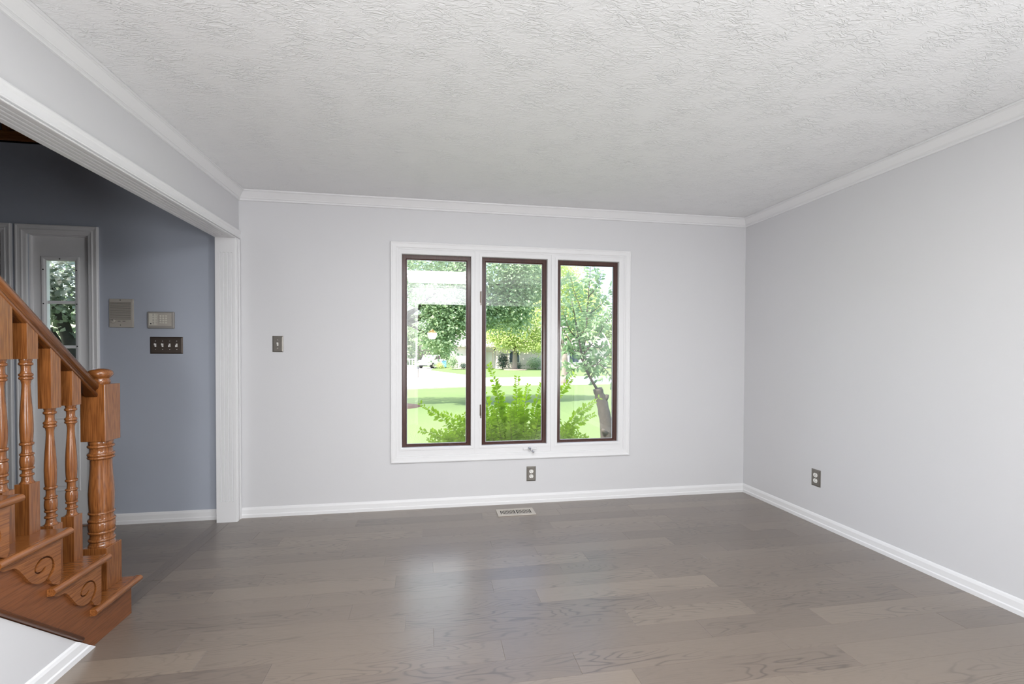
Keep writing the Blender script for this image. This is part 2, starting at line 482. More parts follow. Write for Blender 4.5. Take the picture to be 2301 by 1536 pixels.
# ---- floor: separate boards drawn as bevelled quads in one mesh
def build_floor():
    V, Fc, UV, T = [], [], [], []
    rnd = random.Random(21)
    def plank(x0, x1, y0, y1, along='x', tint=None):
        ox, oy = rnd.uniform(0, 200), rnd.uniform(0, 200)
        tint = rnd.betavariate(2.2, 2.2) if tint is None else tint
        g, bx, by, zt, zb = 0.0001, 0.0011, 0.00025, 0.0, -0.0009
        a = [(x0 + g, y0 + g, zb), (x1 - g, y0 + g, zb), (x1 - g, y1 - g, zb), (x0 + g, y1 - g, zb)]
        if along != 'x': bx, by = by, bx
        c = [(x0 + bx, y0 + by, zt), (x1 - bx, y0 + by, zt), (x1 - bx, y1 - by, zt), (x0 + bx, y1 - by, zt)]
        n = len(V)
        V.extend(a + c)
        fs = [(4, 5, 6, 7), (0, 1, 5, 4), (1, 2, 6, 5), (2, 3, 7, 6), (3, 0, 4, 7)]
        for q in fs:
            Fc.append(tuple(n + i for i in q)); T.append(tint)
            for i in q:
                p = (a + c)[i]
                UV.append((p[0] + ox, p[1] + oy) if along == 'x' else (p[1] + ox, p[0] + oy))
    rows = {  # board ends read off the floor, by row (row 0 is the one ending at y = -1.71)
        -1: [0.782, 1.707, 2.63, 3.23], 0: [0.487, 1.42, 2.334, 2.95, 3.865], 1: [0.36, 1.293, 2.518, 3.44], 2: [1.028, 1.95, 2.93, 3.7],
        3: [0.812, 1.733, 2.66, 3.55], 4: [0.30, 1.22, 2.15, 3.064], 5: [0.50, 1.422, 2.345, 3.263], 6: [0.22, 1.14, 2.063, 2.977, 3.89],
        7: [0.87, 1.798, 2.723, 3.64], 8: [0.884, 2.112, 3.03], 9: [0.435, 1.349, 2.27, 3.19], -2: [1.07, 1.988, 2.91, 3.81], -3: [0.4, 1.28, 2.19, 3.115]}
    tints = {(-1, 1.707): 0.30, (0, 2.334): 0.72, (0, 2.95): 0.25, (2, 2.93): 0.3, (7, 2.723): 0.08, (6, 2.977): 0.05, (5, 3.263): 0.2, (1, 2.518): 0.35, (-1, 2.63): 0.25, (-2, 2.91): 0.45}
    for k in range(-60, 16):
        y0 = -1.71 + 0.1275 * k; y1 = y0 + 0.1275
        if y0 >= 0.0: continue
        y1 = min(y1, 0.0)
        if k in rows: cuts = rows[k]
        else:
            cuts, x = [], rnd.uniform(0.2, 1.0)
            while x < 4.1: cuts.append(x); x += rnd.choice((0.6, 0.92, 0.92, 1.22))
        xs = [-0.038] + cuts + [RW]
        if y1 < -3.1: xs = [-0.6] + cuts + [RW]
        for a, b in zip(xs[:-1], xs[1:]): plank(a, b, y0, y1, tint=tints.get((k, a)))
        x = FX
        if y0 > -5.2:
            cuts = []
            x = FX + rnd.uniform(0.3, 1.0)
            while x < -0.3: cuts.append(x); x += rnd.choice((0.6, 0.92, 1.22))
            xs = [FX] + cuts + [-0.138]
            if y1 < -3.1: xs[-1] = -0.6
            for a, b in zip(xs[:-1], xs[1:]): plank(a, b, y0, y1, tint=0.12 + 0.6 * rnd.random())
    y = 0.0
    for y in (-0.92, -2.14, -3.1):
        y1 = {-0.92: 0.0, -2.14: -0.92, -3.1: -2.14}[y]
        plank(-0.138, -0.088, y, y1, 'y', 0.02); plank(-0.088, -0.038, y, y1, 'y', 0.12)
    n = len(V)
    V.extend([(FX, -9.6, -0.0016), (RW, -9.6, -0.0016), (RW, 0, -0.0016), (FX, 0, -0.0016)])
    Fc.append((n, n + 1, n + 2, n + 3)); T.append(0.0); UV.extend([(0, 0)] * 4)
    # slab body below
    n = len(V)
    V.extend([(FX, -9.6, -0.05), (RW, -9.6, -0.05), (RW, 0, -0.05), (FX, 0, -0.05)])
    Fc.append((n + 3, n + 2, n + 1, n)); T.append(0.0); UV.extend([(0, 0)] * 4)
    me = bpy.data.meshes.new('floor')
    me.from_pydata(V, [], Fc)
    ul = me.uv_layers.new(name='grain')
    ul.data.foreach_set('uv', [c for p in UV for c in p])
    a = me.attributes.new('tint', 'FLOAT', 'FACE'); a.data.foreach_set('value', T)
    me.materials.append(FLOOR)
    o = bpy.data.objects.new('floor', me); COL.objects.link(o)
    o['kind'] = 'structure'
build_floor()

struct('ceiling', MB().box((-0.115, RY - 0.1, H), (RW + 0.14, 0.16, H + 0.12)), CEIL)
struct('wall_right', MB().box((RW, RY - 0.1, -0.05), (RW + 0.14, 0.16, H + 0.12)), WALL)

# ---- wall_back with the window hole
WX0, WX1, WZ0, WZ1 = 1.150, 3.045, 0.420, 2.062
mb = MB()
mb.box((-0.115, 0, -0.6), (WX0, 0.14, H + 0.12)); mb.box((WX1, 0, -0.6), (RW + 0.14, 0.14, H + 0.12))
mb.box((WX0, 0, -0.6), (WX1, 0.14, WZ0)); mb.box((WX0, 0, WZ1), (WX1, 0.14, H + 0.12))
struct('wall_back', mb, WALL)
mb = MB()
mb.box((-0.115, 0.14, -0.6), (WX0, 0.17, H + 0.3)); mb.box((WX1, 0.14, -0.6), (RW + 0.3, 0.17, H + 0.3))
mb.box((WX0, 0.14, -0.6), (WX1, 0.17, WZ0)); mb.box((WX0, 0.14, WZ1), (WX1, 0.17, H + 0.3))
struct('wall_outer_siding', mb, SIDING)

# ---- left wall: header over the wide opening, solid beyond it
OPEN = -3.05
struct('wall_left', MB().box((-0.115, OPEN, 2.075), (0, 0, H)).box((-0.115, RY - 0.1, -0.01), (0, OPEN, H)), WALL)
# ---- rear wall behind the camera, with a cased opening to the dining room
DX0, DX1 = 1.20, 4.0
struct('wall_rear', MB().box((-0.115, RY - 0.1, -0.01), (DX0, RY, H)).box((DX1, RY - 0.1, -0.01), (RW, RY, H)).box((DX0, RY - 0.1, 2.07), (DX1, RY, H)), WALL)
struct('trim_1', MB().ring(DX0 - 0.055, DX1 + 0.055, 0, 2.125, [(0, 0), (0, 0.014), (0.055, 0.010), (0.055, -0.11)], True, RY), TRIM)
# dining room shell
struct('wall_dining', MB().box((-0.7, -9.6, 0), (-0.6, RY - 0.1, H)).box((RW, -9.6, 0), (RW + 0.1, RY - 0.1, H)).box((-0.7, -9.7, 0), (RW + 0.1, -9.6, H)), DWALL)
struct('ceiling_dining', MB().box((-0.7, -9.7, H), (RW + 0.1, RY - 0.1, H + 0.1)), DWALL)

# ---- foyer shell, two storeys high
SX0, SX1, SZ1 = -1.360, -0.983, 2.064      # sidelight opening
mb = MB()
LEDGE = 2.70
mb.box((SX1, 0, -0.6), (-0.115, 0.14, LEDGE)); mb.box((-1.51, 0, -0.6), (SX0, 0.14, LEDGE))
mb.box((SX0, 0, SZ1), (SX1, 0.14, LEDGE)); mb.box((-2.50, 0, SZ1), (-1.51, 0.14, LEDGE)); mb.box((FX, 0, -0.6), (-2.50, 0.14, LEDGE))
struct('wall_foyer_front', mb, FOYER)
mb = MB().box((FX - 0.1, -5.3, -0.05), (FX, 1.3, 5.2)).box((FX, -5.3, -0.01), (-0.6, -5.2, 5.2))
mb.box((-0.115, -5.3, H + 0.001), (0.0, 1.3, 5.2)).box((-0.7, -5.3, -0.01), (-0.6, -4.2, 5.2)).box((-0.6, -4.3, -0.01), (-0.115, -4.2, 5.2))
mb.box((FX, 1.1, LEDGE - 0.1), (-0.115, 1.25, 5.2))  # recess wall set back so the loft opening stays dark
struct('wall_foyer_upper', mb, FOYER)
struct('ceiling_foyer', MB().box((FX - 0.1, -5.3, 5.2), (0.0, 1.3, 5.3)), CEIL)
struct('floor_landing', MB().box((FX, 0.0, LEDGE - 0.02), (-0.115, 1.2, LEDGE)), DARK)  # near-black colour stands for the unlit recess

# ---- crown moulding (mitred), one run per wall
CROWN = [(0.0, H - 0.072), (0.010, H - 0.072), (0.013, H - 0.069), (0.013, H - 0.061), (0.007, H - 0.0595), (0.007, H - 0.056), (0.0165, H - 0.055), (0.0185, H - 0.0515), (0.0165, H - 0.048), (0.012, H - 0.0465), (0.013, H - 0.044),
         (0.024, H - 0.034), (0.038, H - 0.021), (0.036, H - 0.0165), (0.048, H - 0.016), (0.052, H - 0.0125), (0.058, H - 0.0125), (0.058, H - 0.001)]
def crown(name, side):
    v, fs = [], []
    for (d, z) in CROWN:
        if side == 'back': v += [(d, -d, z), (RW - d, -d, z)]
        elif side == 'right': v += [(RW - d, -d, z), (RW - d, RY + d, z)]
        elif side == 'left': v += [(d, -d, z), (d, RY + d, z)]
        else: v += [(d, RY + d, z), (RW - d, RY + d, z)]
    n = len(CROWN)
    for j in range(n - 1): fs.append((2 * j, 2 * j + 1, 2 * j + 3, 2 * j + 2))
    fs.append((2 * n - 2, 2 * n - 1, 1, 0))
    struct(name, MB().add(v, fs), TRIM)
crown('trim_2', 'back'); crown('trim_3', 'right'); crown('trim_4', 'left'); crown('trim_5', 'rear')

# ---- baseboards
BP = [(0, 0), (0.015, 0), (0.015, 0.022), (0.011, 0.028), (0.010, 0.058), (0.006, 0.070), (0.002, 0.076), (0, 0.076)]
struct('baseboard_back', MB().prism([(-d, z) for d, z in BP], 'x', 0.012, RW - 0.001), TRIM)
struct('baseboard_right', MB().prism([(RW - d, z) for d, z in BP], 'y', RY, -0.001), TRIM)
struct('baseboard_foyer', MB().prism([(-d, z) for d, z in BP], 'x', -0.918, -0.127), TRIM)
struct('baseboard_foyer_left', MB().prism([(FX + d, z) for d, z in BP], 'y', -5.2, -0.001), TRIM)

# ---- fluted jamb board and its room-side casing
GX = (-0.096, -0.0705, -0.0445, -0.019)
def fluted(face, up, inner, grooved):
    """profile in (x, t): t = 0 is the face seen from the opening, growing into the wall"""
    pts = [(-0.128, inner), (-0.128, face)]
    if grooved:
        for gx in GX:
            for k in range(7):
                a = PI * k / 6
                pts.append((gx - 0.0062 * math.cos(a), face + up * 0.0105 * math.sin(a)))
    pts += [(0.004, face), (0.010, face + up * 0.001), (0.0125, face + up * 0.004), (0.010, face + up * 0.0075), (0.003, face + up * 0.009), (0.003, face + up * 0.0125), (0.0135, face + up * 0.014), (0.0150, face + up * 0.019), (0.012, face + up * 0.024),
            (0.0105, face + up * 0.050), (0.014, face + up * 0.056), (0.0155, face + up * 0.066), (0.013, face + up * 0.072)]
    return pts
plainp = fluted(-0.083, 1, -0.0005, False) + [(0.008, -0.0005)]
groovp = fluted(-0.083, 1, -0.0005, True) + [(0.008, -0.0005)]
mb = MB().prism(plainp, 'z', 0.0, 0.150).prism(groovp, 'z', 0.150, 1.965).prism(plainp, 'z', 1.965, 2.072)
struct('trim_6', mb, TRIM)
hp = fluted(2.070, 1, 2.0905, False) + [(0.0, 2.1425), (0.0, 2.0905)]
hg = fluted(2.070, 1, 2.0905, True) + [(0.0, 2.1425), (0.0, 2.0905)]
hp[0] = (-0.128, 2.0905); hg[0] = (-0.128, 2.0905)
mb = MB().prism(hp, 'y', -0.001, -0.165).prism(hg, 'y', -0.165, OPEN)
struct('trim_7', mb, TRIM)

# ------------------------------------------------------------------ living room window (window_1)
win = empty('window_1', (2.097, 0.0, 0.37), kind='structure')
CAS = [(0, 0), (0, -0.016), (0.004, -0.019), (0.010, -0.019), (0.014, -0.016), (0.020, -0.0145), (0.036, -0.0125), (0.041, -0.0125), (0.043, -0.0095), (0.046, -0.0095),
       (0.048, -0.007), (0.056, -0.007), (0.056, 0.002)]
MB().ring(1.0995, 3.0945, 0.370, 2.1125, CAS).build('window_casing', TRIM, win)
LX = [(1.184, 1.731), (1.819, 2.366), (2.454, 2.994)]
LZ = (0.488, 2.020)
fr = MB()
fr.box((WX0, -0.0015, WZ0), (LX[0][0], 0.13, WZ1)); fr.box((LX[2][1], -0.0015, WZ0), (WX1, 0.13, WZ1))
fr.box((LX[0][1], -0.0015, WZ0), (LX[1][0], 0.13, WZ1)); fr.box((LX[1][1], -0.0015, WZ0), (LX[2][0], 0.13, WZ1))
for a, b in LX:
    fr.box((a, -0.0015, WZ0), (b, 0.13, LZ[0])); fr.box((a, -0.0015, LZ[1]), (b, 0.13, WZ1))
    fr.ring(a - 0.022, b + 0.022, LZ[0] - 0.022, LZ[1] + 0.022, [(0, 0), (0, -0.005), (0.004, -0.0055), (0.017, -0.0055), (0.0215, -0.003), (0.0215, 0.028)])
for a, b in ((LX[0][1], LX[1][0]), (LX[1][1], LX[2][0])):
    c = (a + b) / 2
    fr.box((c - 0.0125, -0.007, WZ0 + 0.01), (c + 0.0125, 0.0, WZ1 - 0.005))
fr.build('window_frame', TRIM, win)
for i, (a, b) in enumerate(LX):
    z0, z1 = LZ
    s = MB().ring(a + 0.0005, b - 0.0005, z0 - 0.014, z1 - 0.0005, [(0, 0.062), (0, 0.030), (0.0285, 0.030), (0.0315, 0.033), (0.0315, 0.038), (0.035, 0.040), (0.035, 0.062), (0, 0.062)])
    so = s.build('sash', SASH, win)
    MB().ring(a + 0.034, b - 0.034, z0 + 0.0195, z1 - 0.034, [(0, 0.047), (0, 0.043), (0.005, 0.0435), (0.005, 0.047)]).build('gasket', GASKET, so)
    MB().box((a + 0.03, 0.0475, z0 + 0.016), (b - 0.03, 0.0485, z1 - 0.03)).build('pane', GLASS, so)
for z in (1.693, 0.777):
    h = MB().box((1.802, -0.0085, z - 0.045), (1.810, 0.0, z + 0.045)).box((1.806, -0.008, z - 0.065), (1.815, 0.004, z + 0.035))
    h.lathe([(-0.047, 0.004), (0.047, 0.004)], (1.8105, -0.009, z), 10)
    h.build('hinge', BRONZE, win, bevel=0.0012)
ck = MB().box((2.163, -0.016, 0.444), (2.277, -0.0055, 0.462)).build('crank_base', TRIM, win, bevel=0.003)
c = MB().lathe([(0, 0.0095), (-0.030, 0.0085), (-0.034, 0.006)], (2.212, -0.014, 0.459), 14, 'y')
c.tube([(2.212, -0.040, 0.459), (2.222, -0.048, 0.449), (2.234, -0.052, 0.438)], [0.0075, 0.0068, 0.0062], 10)
c.lathe([(0.002, 0.005), (0, 0.0085), (-0.018, 0.0088), (-0.021, 0.006)], (2.236, -0.050, 0.436), 12, 'y')
c.build('crank_handle', CHROME, ck)

# ------------------------------------------------------------------ entry: sidelight (window_2) and front door (door_1)
sl = empty('window_2', (-1.17, 0, 0), kind='structure')
ECAS = [(0, 0), (0, -0.016), (0.004, -0.019), (0.011, -0.019), (0.014, -0.0155), (0.030, -0.0135), (0.034, -0.016), (0.040, -0.016), (0.046, -0.012), (0.062, -0.009), (0.065, -0.007), (0.065, 0.004)]
MB().ring(-1.4225, -0.9185, 0.0, 2.1245, ECAS, True).build('casing', TRIM, sl)
MB().ring(SX0 - 0.001, SX1 + 0.001, 0.0, SZ1 + 0.001, [(0, 0), (0, 0.014), (0.010, 0.016), (0.010, 0.05), (0, 0.05)], True).build('jamb', TRIM, sl)
gx0, gx1, gz0, gz1 = -1.268, -1.092, 0.962, 1.885
px0, px1, pz1 = SX0 + 0.009, SX1 - 0.009, SZ1 - 0.009
pn = MB().box((px0, 0.035, 0.0), (gx0 - 0.024, 0.075, pz1)).box((gx1 + 0.024, 0.035, 0.0), (px1, 0.075, pz1))
pn.box((gx0 - 0.024, 0.035, gz1 + 0.024), (gx1 + 0.024, 0.075, pz1)).box((gx0 - 0.024, 0.035, 0.0), (gx1 + 0.024, 0.075, gz0 - 0.024))
pn.ring(-1.285, -1.070, 0.245, 0.775, [(0, 0.0345), (0.004, 0.031), (0.012, 0.031), (0.017, 0.036), (0.030, 0.0355), (0.040, 0.031), (0.107, 0.0305)])
pn.build('door_panel', TRIM, sl)
MB().box((SX0 - 0.01, -0.002, -0.6), (SX1 + 0.01, 0.15, 0.004)).build('threshold', OAK['x'], sl)
gf = MB().ring(gx0 - 0.028, gx1 + 0.028, gz0 - 0.028, gz1 + 0.028, [(0, 0.035), (0, 0.026), (0.005, 0.024), (0.015, 0.026), (0.022, 0.031), (0.028, 0.033), (0.028, 0.060)])
gfo = gf.build('glass_frame', TRIM, sl)
for z in (1.276, 1.592):
    MB().box((gx0, 0.040, z - 0.011), (gx1, 0.050, z + 0.011)).build('muntin', TRIM, gfo, bevel=0.003)
MB().box((gx0 - 0.002, 0.0515, gz0 - 0.002), (gx1 + 0.002, 0.0525, gz1 + 0.002)).build('pane', GLASS2, gfo)
for (x, z) in ((-1.18, gz1 + 0.012), (-1.283, 1.82), (-1.077, 1.82), (-1.283, 1.58), (-1.077, 1.58), (-1.077, 1.28)):
    MB().lathe([(0, 0.0042), (-0.002, 0.0042)], (x, 0.0255, z), 10, 'y').build('screw', BLACK, gfo)

dr = empty('door_1', (-2.0, 0, 0), kind='structure')
MB().ring(-2.565, -1.4465, 0.0, 2.1255, ECAS, True).build('casing', TRIM, dr)
MB().ring(-2.50, -1.511, 0.0, 2.064, [(0, 0), (0, 0.014), (0.010, 0.016), (0.010, 0.045), (0, 0.045)], True).build('jamb', TRIM, dr)
d = MB().box((-2.49, 0.045, 0.005), (-1.521, 0.09, 2.054))
for (a, b, c_, e) in ((-2.40, -2.06, 0.25, 0.80), (-1.95, -1.61, 0.25, 0.80), (-2.40, -2.06, 0.95, 1.90), (-1.95, -1.61, 0.95, 1.90)):
    d.ring(a, b, c_, e, [(0, 0.0445), (0.01, 0.038), (0.03, 0.046), (0.05, 0.040), (0.16, 0.040)])
d.build('door_leaf', TRIM, dr)
MB().box((-2.51, -0.002, -0.6), (-1.50, 0.15, 0.004)).build('threshold', OAK['x'], dr)
MB().lathe([(0, 0.032), (-0.006, 0.032), (-0.010, 0.012), (-0.040, 0.012), (-0.048, 0.024), (-0.062, 0.028), (-0.072, 0.018)], (-1.585, 0.045, 1.0), 20, 'y').build('door_knob', BRONZE, dr)
MB().box((-1.5225, 0.034, 0.0), (-1.5205, 0.046, 1.90)).build('weather_strip', BLACK, dr)

# loft railing over the entry wall
lr = empty('loft_railing', (-1.9, 0.05, LEDGE), 'dark brown wooden loft rail above the slate blue entry wall', 'railing')
MB().box((FX, -0.012, LEDGE - 0.008), (-0.118, 0.16, LEDGE + 0.058)).build('bottom_rail', OAK['x'], lr, bevel=0.008)
MB().box((FX, 0.03, LEDGE + 0.86), (-0.118, 0.11, LEDGE + 0.92)).build('top_rail', OAK['x'], lr, bevel=0.012)
for k in range(24):
    x = -3.5 + 0.142 * k
    MB().box((x - 0.024, 0.045, LEDGE + 0.058), (x + 0.024, 0.093, LEDGE + 0.86)).build('loft_baluster', OAK['z'], lr)

# ------------------------------------------------------------------ staircase
RUN, RISE, N1, Z1 = 0.209, 0.197, -1.200, 0.165
NST = 8
nose = lambda k: N1 - RUN * (k - 1)
top = lambda k: Z1 + RISE * (k - 1)
riser = lambda k: nose(k) - 0.036
SW = -1.05
st = empty('staircase', (-0.5, -1.9, 0), 'golden oak open-sided staircase with scroll brackets rising at the left', 'staircase')
BR = [(-1.459, 0.337), (-1.461, 0.181), (-1.471, 0.163), (-1.502, 0.18), (-1.509, 0.196), (-1.515, 0.205), (-1.514, 0.209), (-1.502, 0.217), (-1.49, 0.232), (-1.489, 0.255), (-1.499, 0.279), (-1.516, 0.294), (-1.538, 0.3), (-1.56, 0.294), (-1.574, 0.278), (-1.577, 0.262), (-1.569, 0.251), (-1.554, 0.245), (-1.539, 0.246), (-1.527, 0.257), (-1.531, 0.261), (-1.543, 0.254), (-1.556, 0.251), (-1.567, 0.256), (-1.57, 0.265), (-1.566, 0.277), (-1.549, 0.288), (-1.532, 0.292), (-1.517, 0.287), (-1.505, 0.277), (-1.5, 0.259), (-1.502, 0.24), (-1.513, 0.227), (-1.522, 0.213), (-1.535, 0.207), (-1.555, 0.209), (-1.571, 0.216), (-1.588, 0.228), (-1.604, 0.248), (-1.62, 0.274), (-1.637, 0.298), (-1.65, 0.311), (-1.665, 0.315), (-1.684, 0.317), (-1.702, 0.325), (-1.712, 0.3355), (-1.690, 0.336)]
BR = [(y + 0.010, min(z, 0.336)) for y, z in BR]
sm_ = BR[:3]
for a_, b_ in zip(BR[2:-3], BR[3:-2]):      # round the cut-out curve
    sm_ += [(a_[0] * 0.75 + b_[0] * 0.25, a_[1] * 0.75 + b_[1] * 0.25), (a_[0] * 0.25 + b_[0] * 0.75, a_[1] * 0.25 + b_[1] * 0.75)]
BR = sm_ + BR[-2:]
for k in range(1, NST + 1):
    n, z = nose(k), top(k)
    back = riser(k + 1) - 0.02
    hr = 0.0135
    sec = [(n - hr + hr * math.cos(a), z - hr + hr * math.sin(a)) for a in [PI / 2 - PI * i / 14 for i in range(15)]]
    MB().prism([(back, z - 0.027), (back, z)] + sec, 'x', SW, 0.001).build('tread', OAK['x'], st)
    m_ = MB()
    sec = [(0.0305 - hr + hr * math.cos(a), z - hr + hr * math.sin(a)) for a in [PI / 2 - PI * i / 14 for i in range(15)]]
    m_.prism([(0.0012, z - 0.027), (0.0012, z)] + sec, 'y', n - 0.002, n - 0.300)
    m_.build('return_nosing', OAK['y'], st)
    zb = 0.0 if k == 1 else top(k - 1)
    MB().box((SW, riser(k) - 0.018, zb), (-0.0225, riser(k), z - 0.027)).build('riser', OAK['x'] if k > 1 else SKIRT, st)
    if k >= 2:
        pl_ = [(y - RUN * (k - 2), zz + RISE * (k - 2)) for y, zz in BR]
        MB().prism(pl_, 'x', 0.0002, 0.0135).build('scroll_bracket', OAK['y'], st)
# closed stringer: stepped top, raking lower edge
SL, Y0L = 0.90, -1.478
YE = riser(NST)
low = lambda y: max(0.0, (Y0L - y) * SL)
poly = [(riser(1), 0.0)]
for k in range(1, NST):
    poly += [(riser(k), top(k) - 0.0275), (riser(k + 1), top(k) - 0.0275)]
poly += [(YE, top(NST) - 0.0275), (YE - 0.15, top(NST) - 0.0275), (YE - 0.15, low(YE - 0.15)), (Y0L, 0.0)]
MB().prism(poly, 'x', -0.022, 0.0).build('stringer', SKIRT, st)
bd = []
for t in range(2):
    y = (-1.545, YE - 0.15)[t]
    bd.append((0.004, y, low(y) + 0.010))
MB().tube(bd, 0.0085, 10).build('stringer_bead', SKIRT, st)
struct('wall_stair', MB().prism([(Y0L - 0.004, 0.0), (YE - 0.15, low(YE - 0.15) - 0.004), (YE - 0.15, 0.0)], 'x', -0.10, -0.003), WALL)
mb = MB()
v = []
for d, z in BP: v += [(d - 0.003, Y0L - 0.006 - z / SL, z), (d - 0.003, OPEN, z)]
n = len(BP)
mb.add(v, [(2 * j, 2 * j + 1, 2 * j + 3, 2 * j + 2) for j in range(n - 1)] + [tuple(2 * j for j in range(n))])
struct('baseboard_left', mb, TRIM)

# ------------------------------------------------------------------ stair railing: newel, handrail, balusters
NX, NY = -0.089, -1.285
AX = -0.095
rl = empty('stair_railing', (AX, -1.6, Z1), 'golden oak stair railing with turned balusters and round-capped newel post', 'stair railing')
nw = MB()
nw.box((NX - 0.05, NY - 0.05, Z1), (NX + 0.05, NY + 0.05, 0.356))
nwo = nw.build('newel_post', OAK['z'], rl, bevel=0.002)
def turn(*segs):
    """turning profile from beads ('b', z0, z1, r_in, r_out), coves ('c', z0, z1, r0, r_mid, r1) and plain points (z, r)"""
    out = []
    for q in segs:
        if q[0] == 'b':
            _, a, b, ri, ro = q
            out += [(a + (b - a) * (0.5 - 0.5 * math.cos(PI * k / 8)), ri + (ro - ri) * math.sin(PI * k / 8) ** 0.8) for k in range(9)]
        elif q[0] == 'c':
            _, a, b, r0c, rm, r1c = q
            out += [(a + (b - a) * k / 8, (r0c if k < 4 else r1c) + (rm - (r0c if k < 4 else r1c)) * math.sin(PI * k / 8) ** 0.7) for k in range(9)]
        else: out.append(q)
    return out
prof = turn((0.340, 0.0488), (0.362, 0.0497), ('c', 0.364, 0.3785, 0.0490, 0.0462, 0.0440), ('b', 0.379, 0.3925, 0.0440, 0.0497), ('c', 0.393, 0.4135, 0.0448, 0.0432, 0.0445), ('b', 0.414, 0.427, 0.0445, 0.0500),
            (0.4275, 0.0468), (0.432, 0.0488), (0.448, 0.0500), (0.463, 0.0488), (0.4675, 0.0468), ('b', 0.468, 0.481, 0.0445, 0.0506), ('c', 0.4815, 0.5025, 0.0445, 0.0430, 0.0440), ('b', 0.503, 0.5135, 0.0435, 0.0488),
            (0.515, 0.0448), (0.530, 0.0453), (0.556, 0.0468), (0.5985, 0.0474), (0.641, 0.0450), (0.684, 0.0418), (0.727, 0.0400), (0.7505, 0.0402), (0.7545, 0.0418), ('b', 0.755, 0.7675, 0.0430, 0.0498), ('b', 0.768, 0.7825, 0.0440, 0.0502),
            ('c', 0.783, 0.8055, 0.0440, 0.0415, 0.0430), ('b', 0.806, 0.8195, 0.0430, 0.0496), (0.820, 0.0445), (0.828, 0.0450), (0.842, 0.046))
MB().lathe(prof, (NX, NY, 0), 40).build('turned_shaft', OAK['z'], nwo)
MB().box((NX - 0.05, NY - 0.05, 0.8385), (NX + 0.05, NY + 0.05, 1.0965)).build('top_block', OAK['z'], nwo, bevel=0.0022)
cap = [(1.094, 0.034), (1.098, 0.0345), (1.102, 0.0360), (1.108, 0.0368), (1.114, 0.0355), (1.119, 0.0332), (1.1235, 0.0340), (1.127, 0.0385), (1.132, 0.0430), (1.138, 0.0462), (1.144, 0.0472), (1.150, 0.0460), (1.156, 0.0420), (1.161, 0.0345), (1.1645, 0.0240), (1.1665, 0.0120), (1.167, 0.0005)]
MB().lathe(cap, (NX, NY, 0), 40).build('cap', OAK['x'], nwo)

RSL = 0.89
rz = lambda y: 1.039 + (-1.335 - y) * RSL       # underside of the rail
RP = [(-0.021, 0.0), (0.021, 0.0), (0.026, 0.004), (0.0275, 0.010), (0.026, 0.016), (0.020, 0.020), (0.0185, 0.026), (0.021, 0.031), (0.0285, 0.036), (0.0315, 0.045), (0.0295, 0.056), (0.023, 0.065), (0.012, 0.0705),
      (0.0, 0.072), (-0.012, 0.0705), (-0.023, 0.065), (-0.0295, 0.056), (-0.0315, 0.045), (-0.0285, 0.036), (-0.021, 0.031), (-0.0185, 0.026), (-0.020, 0.020), (-0.026, 0.016), (-0.0275, 0.010), (-0.026, 0.004)]
v, fs = [], []
ys = (NY - 0.0495, -1.9, -2.95)
for y in ys: v += [(AX + a, y, rz(y) + b) for a, b in [(p, q * 1.09) for p, q in RP]]
n = len(RP)
for j in range(2):
    fs += [(j * n + i, j * n + (i + 1) % n, (j + 1) * n + (i + 1) % n, (j + 1) * n + i) for i in range(n)]
mb = MB().add(v, fs, True)
mb.add([], []); mb.f += [tuple(range(n)), tuple(2 * n + i for i in range(n))]; mb.sm += [False, False]
mb.build('handrail', OAK['rail'], rl)

BPROF = turn((0.548, 0.0205), (0.5535, 0.0215), ('c', 0.554, 0.5775, 0.0212, 0.0160, 0.0142), ('b', 0.578, 0.589, 0.0140, 0.0202), ('c', 0.5895, 0.6025, 0.0150, 0.0140, 0.0150), ('b', 0.603, 0.613, 0.0150, 0.0202),
             (0.6135, 0.0172), (0.620, 0.0193), (0.634, 0.0202), (0.649, 0.0193), (0.6555, 0.0172), ('b', 0.656, 0.666, 0.0150, 0.0206), ('c', 0.6665, 0.6935, 0.0160, 0.0143, 0.0150), ('b', 0.694, 0.706, 0.0150, 0.0206),
             (0.7065, 0.0166), (0.720, 0.0178), (0.745, 0.0188), (0.770, 0.0190), (0.800, 0.0184), (0.840, 0.0164), (0.880, 0.0138), (0.910, 0.0122), (0.925, 0.0121), (0.935, 0.0136), (0.9405, 0.0152),
             ('b', 0.941, 0.9525, 0.0152, 0.0203), ('b', 0.953, 0.9655, 0.0155, 0.0206), ('c', 0.966, 0.9935, 0.0160, 0.0138, 0.0150), ('b', 0.994, 1.0065, 0.0150, 0.0206), (1.007, 0.0165), (1.013, 0.0180), (1.024, 0.0192))
HB = 0.0235
def baluster(y, k):
    """k = tread it stands on; the turned part repeats at one height above each tread"""
    dz = RISE * (k - 2)
    m_ = MB()
    m_.box((AX - HB, y - HB, top(k)), (AX + HB, y + HB, 0.552 + dz))
    m_.lathe([(h + dz, q) for h, q in BPROF], (AX, y, 0), 24)
    zt = 1.0185 + dz
    a = [(AX - HB, y - HB, zt), (AX + HB, y - HB, zt), (AX + HB, y + HB, zt), (AX - HB, y + HB, zt)]
    b = [(p[0], p[1], rz(p[1]) + 0.003) for p in a]
    m_.add(a + b, [(3, 2, 1, 0), (4, 5, 6, 7), (0, 1, 5, 4), (1, 2, 6, 5), (2, 3, 7, 6), (3, 0, 4, 7)])
    return m_.build('baluster', OAK['z'], rl, bevel=0.0015)
for j in range(12):
    baluster(-1.450 - 0.1045 * j, 2 + j // 2)

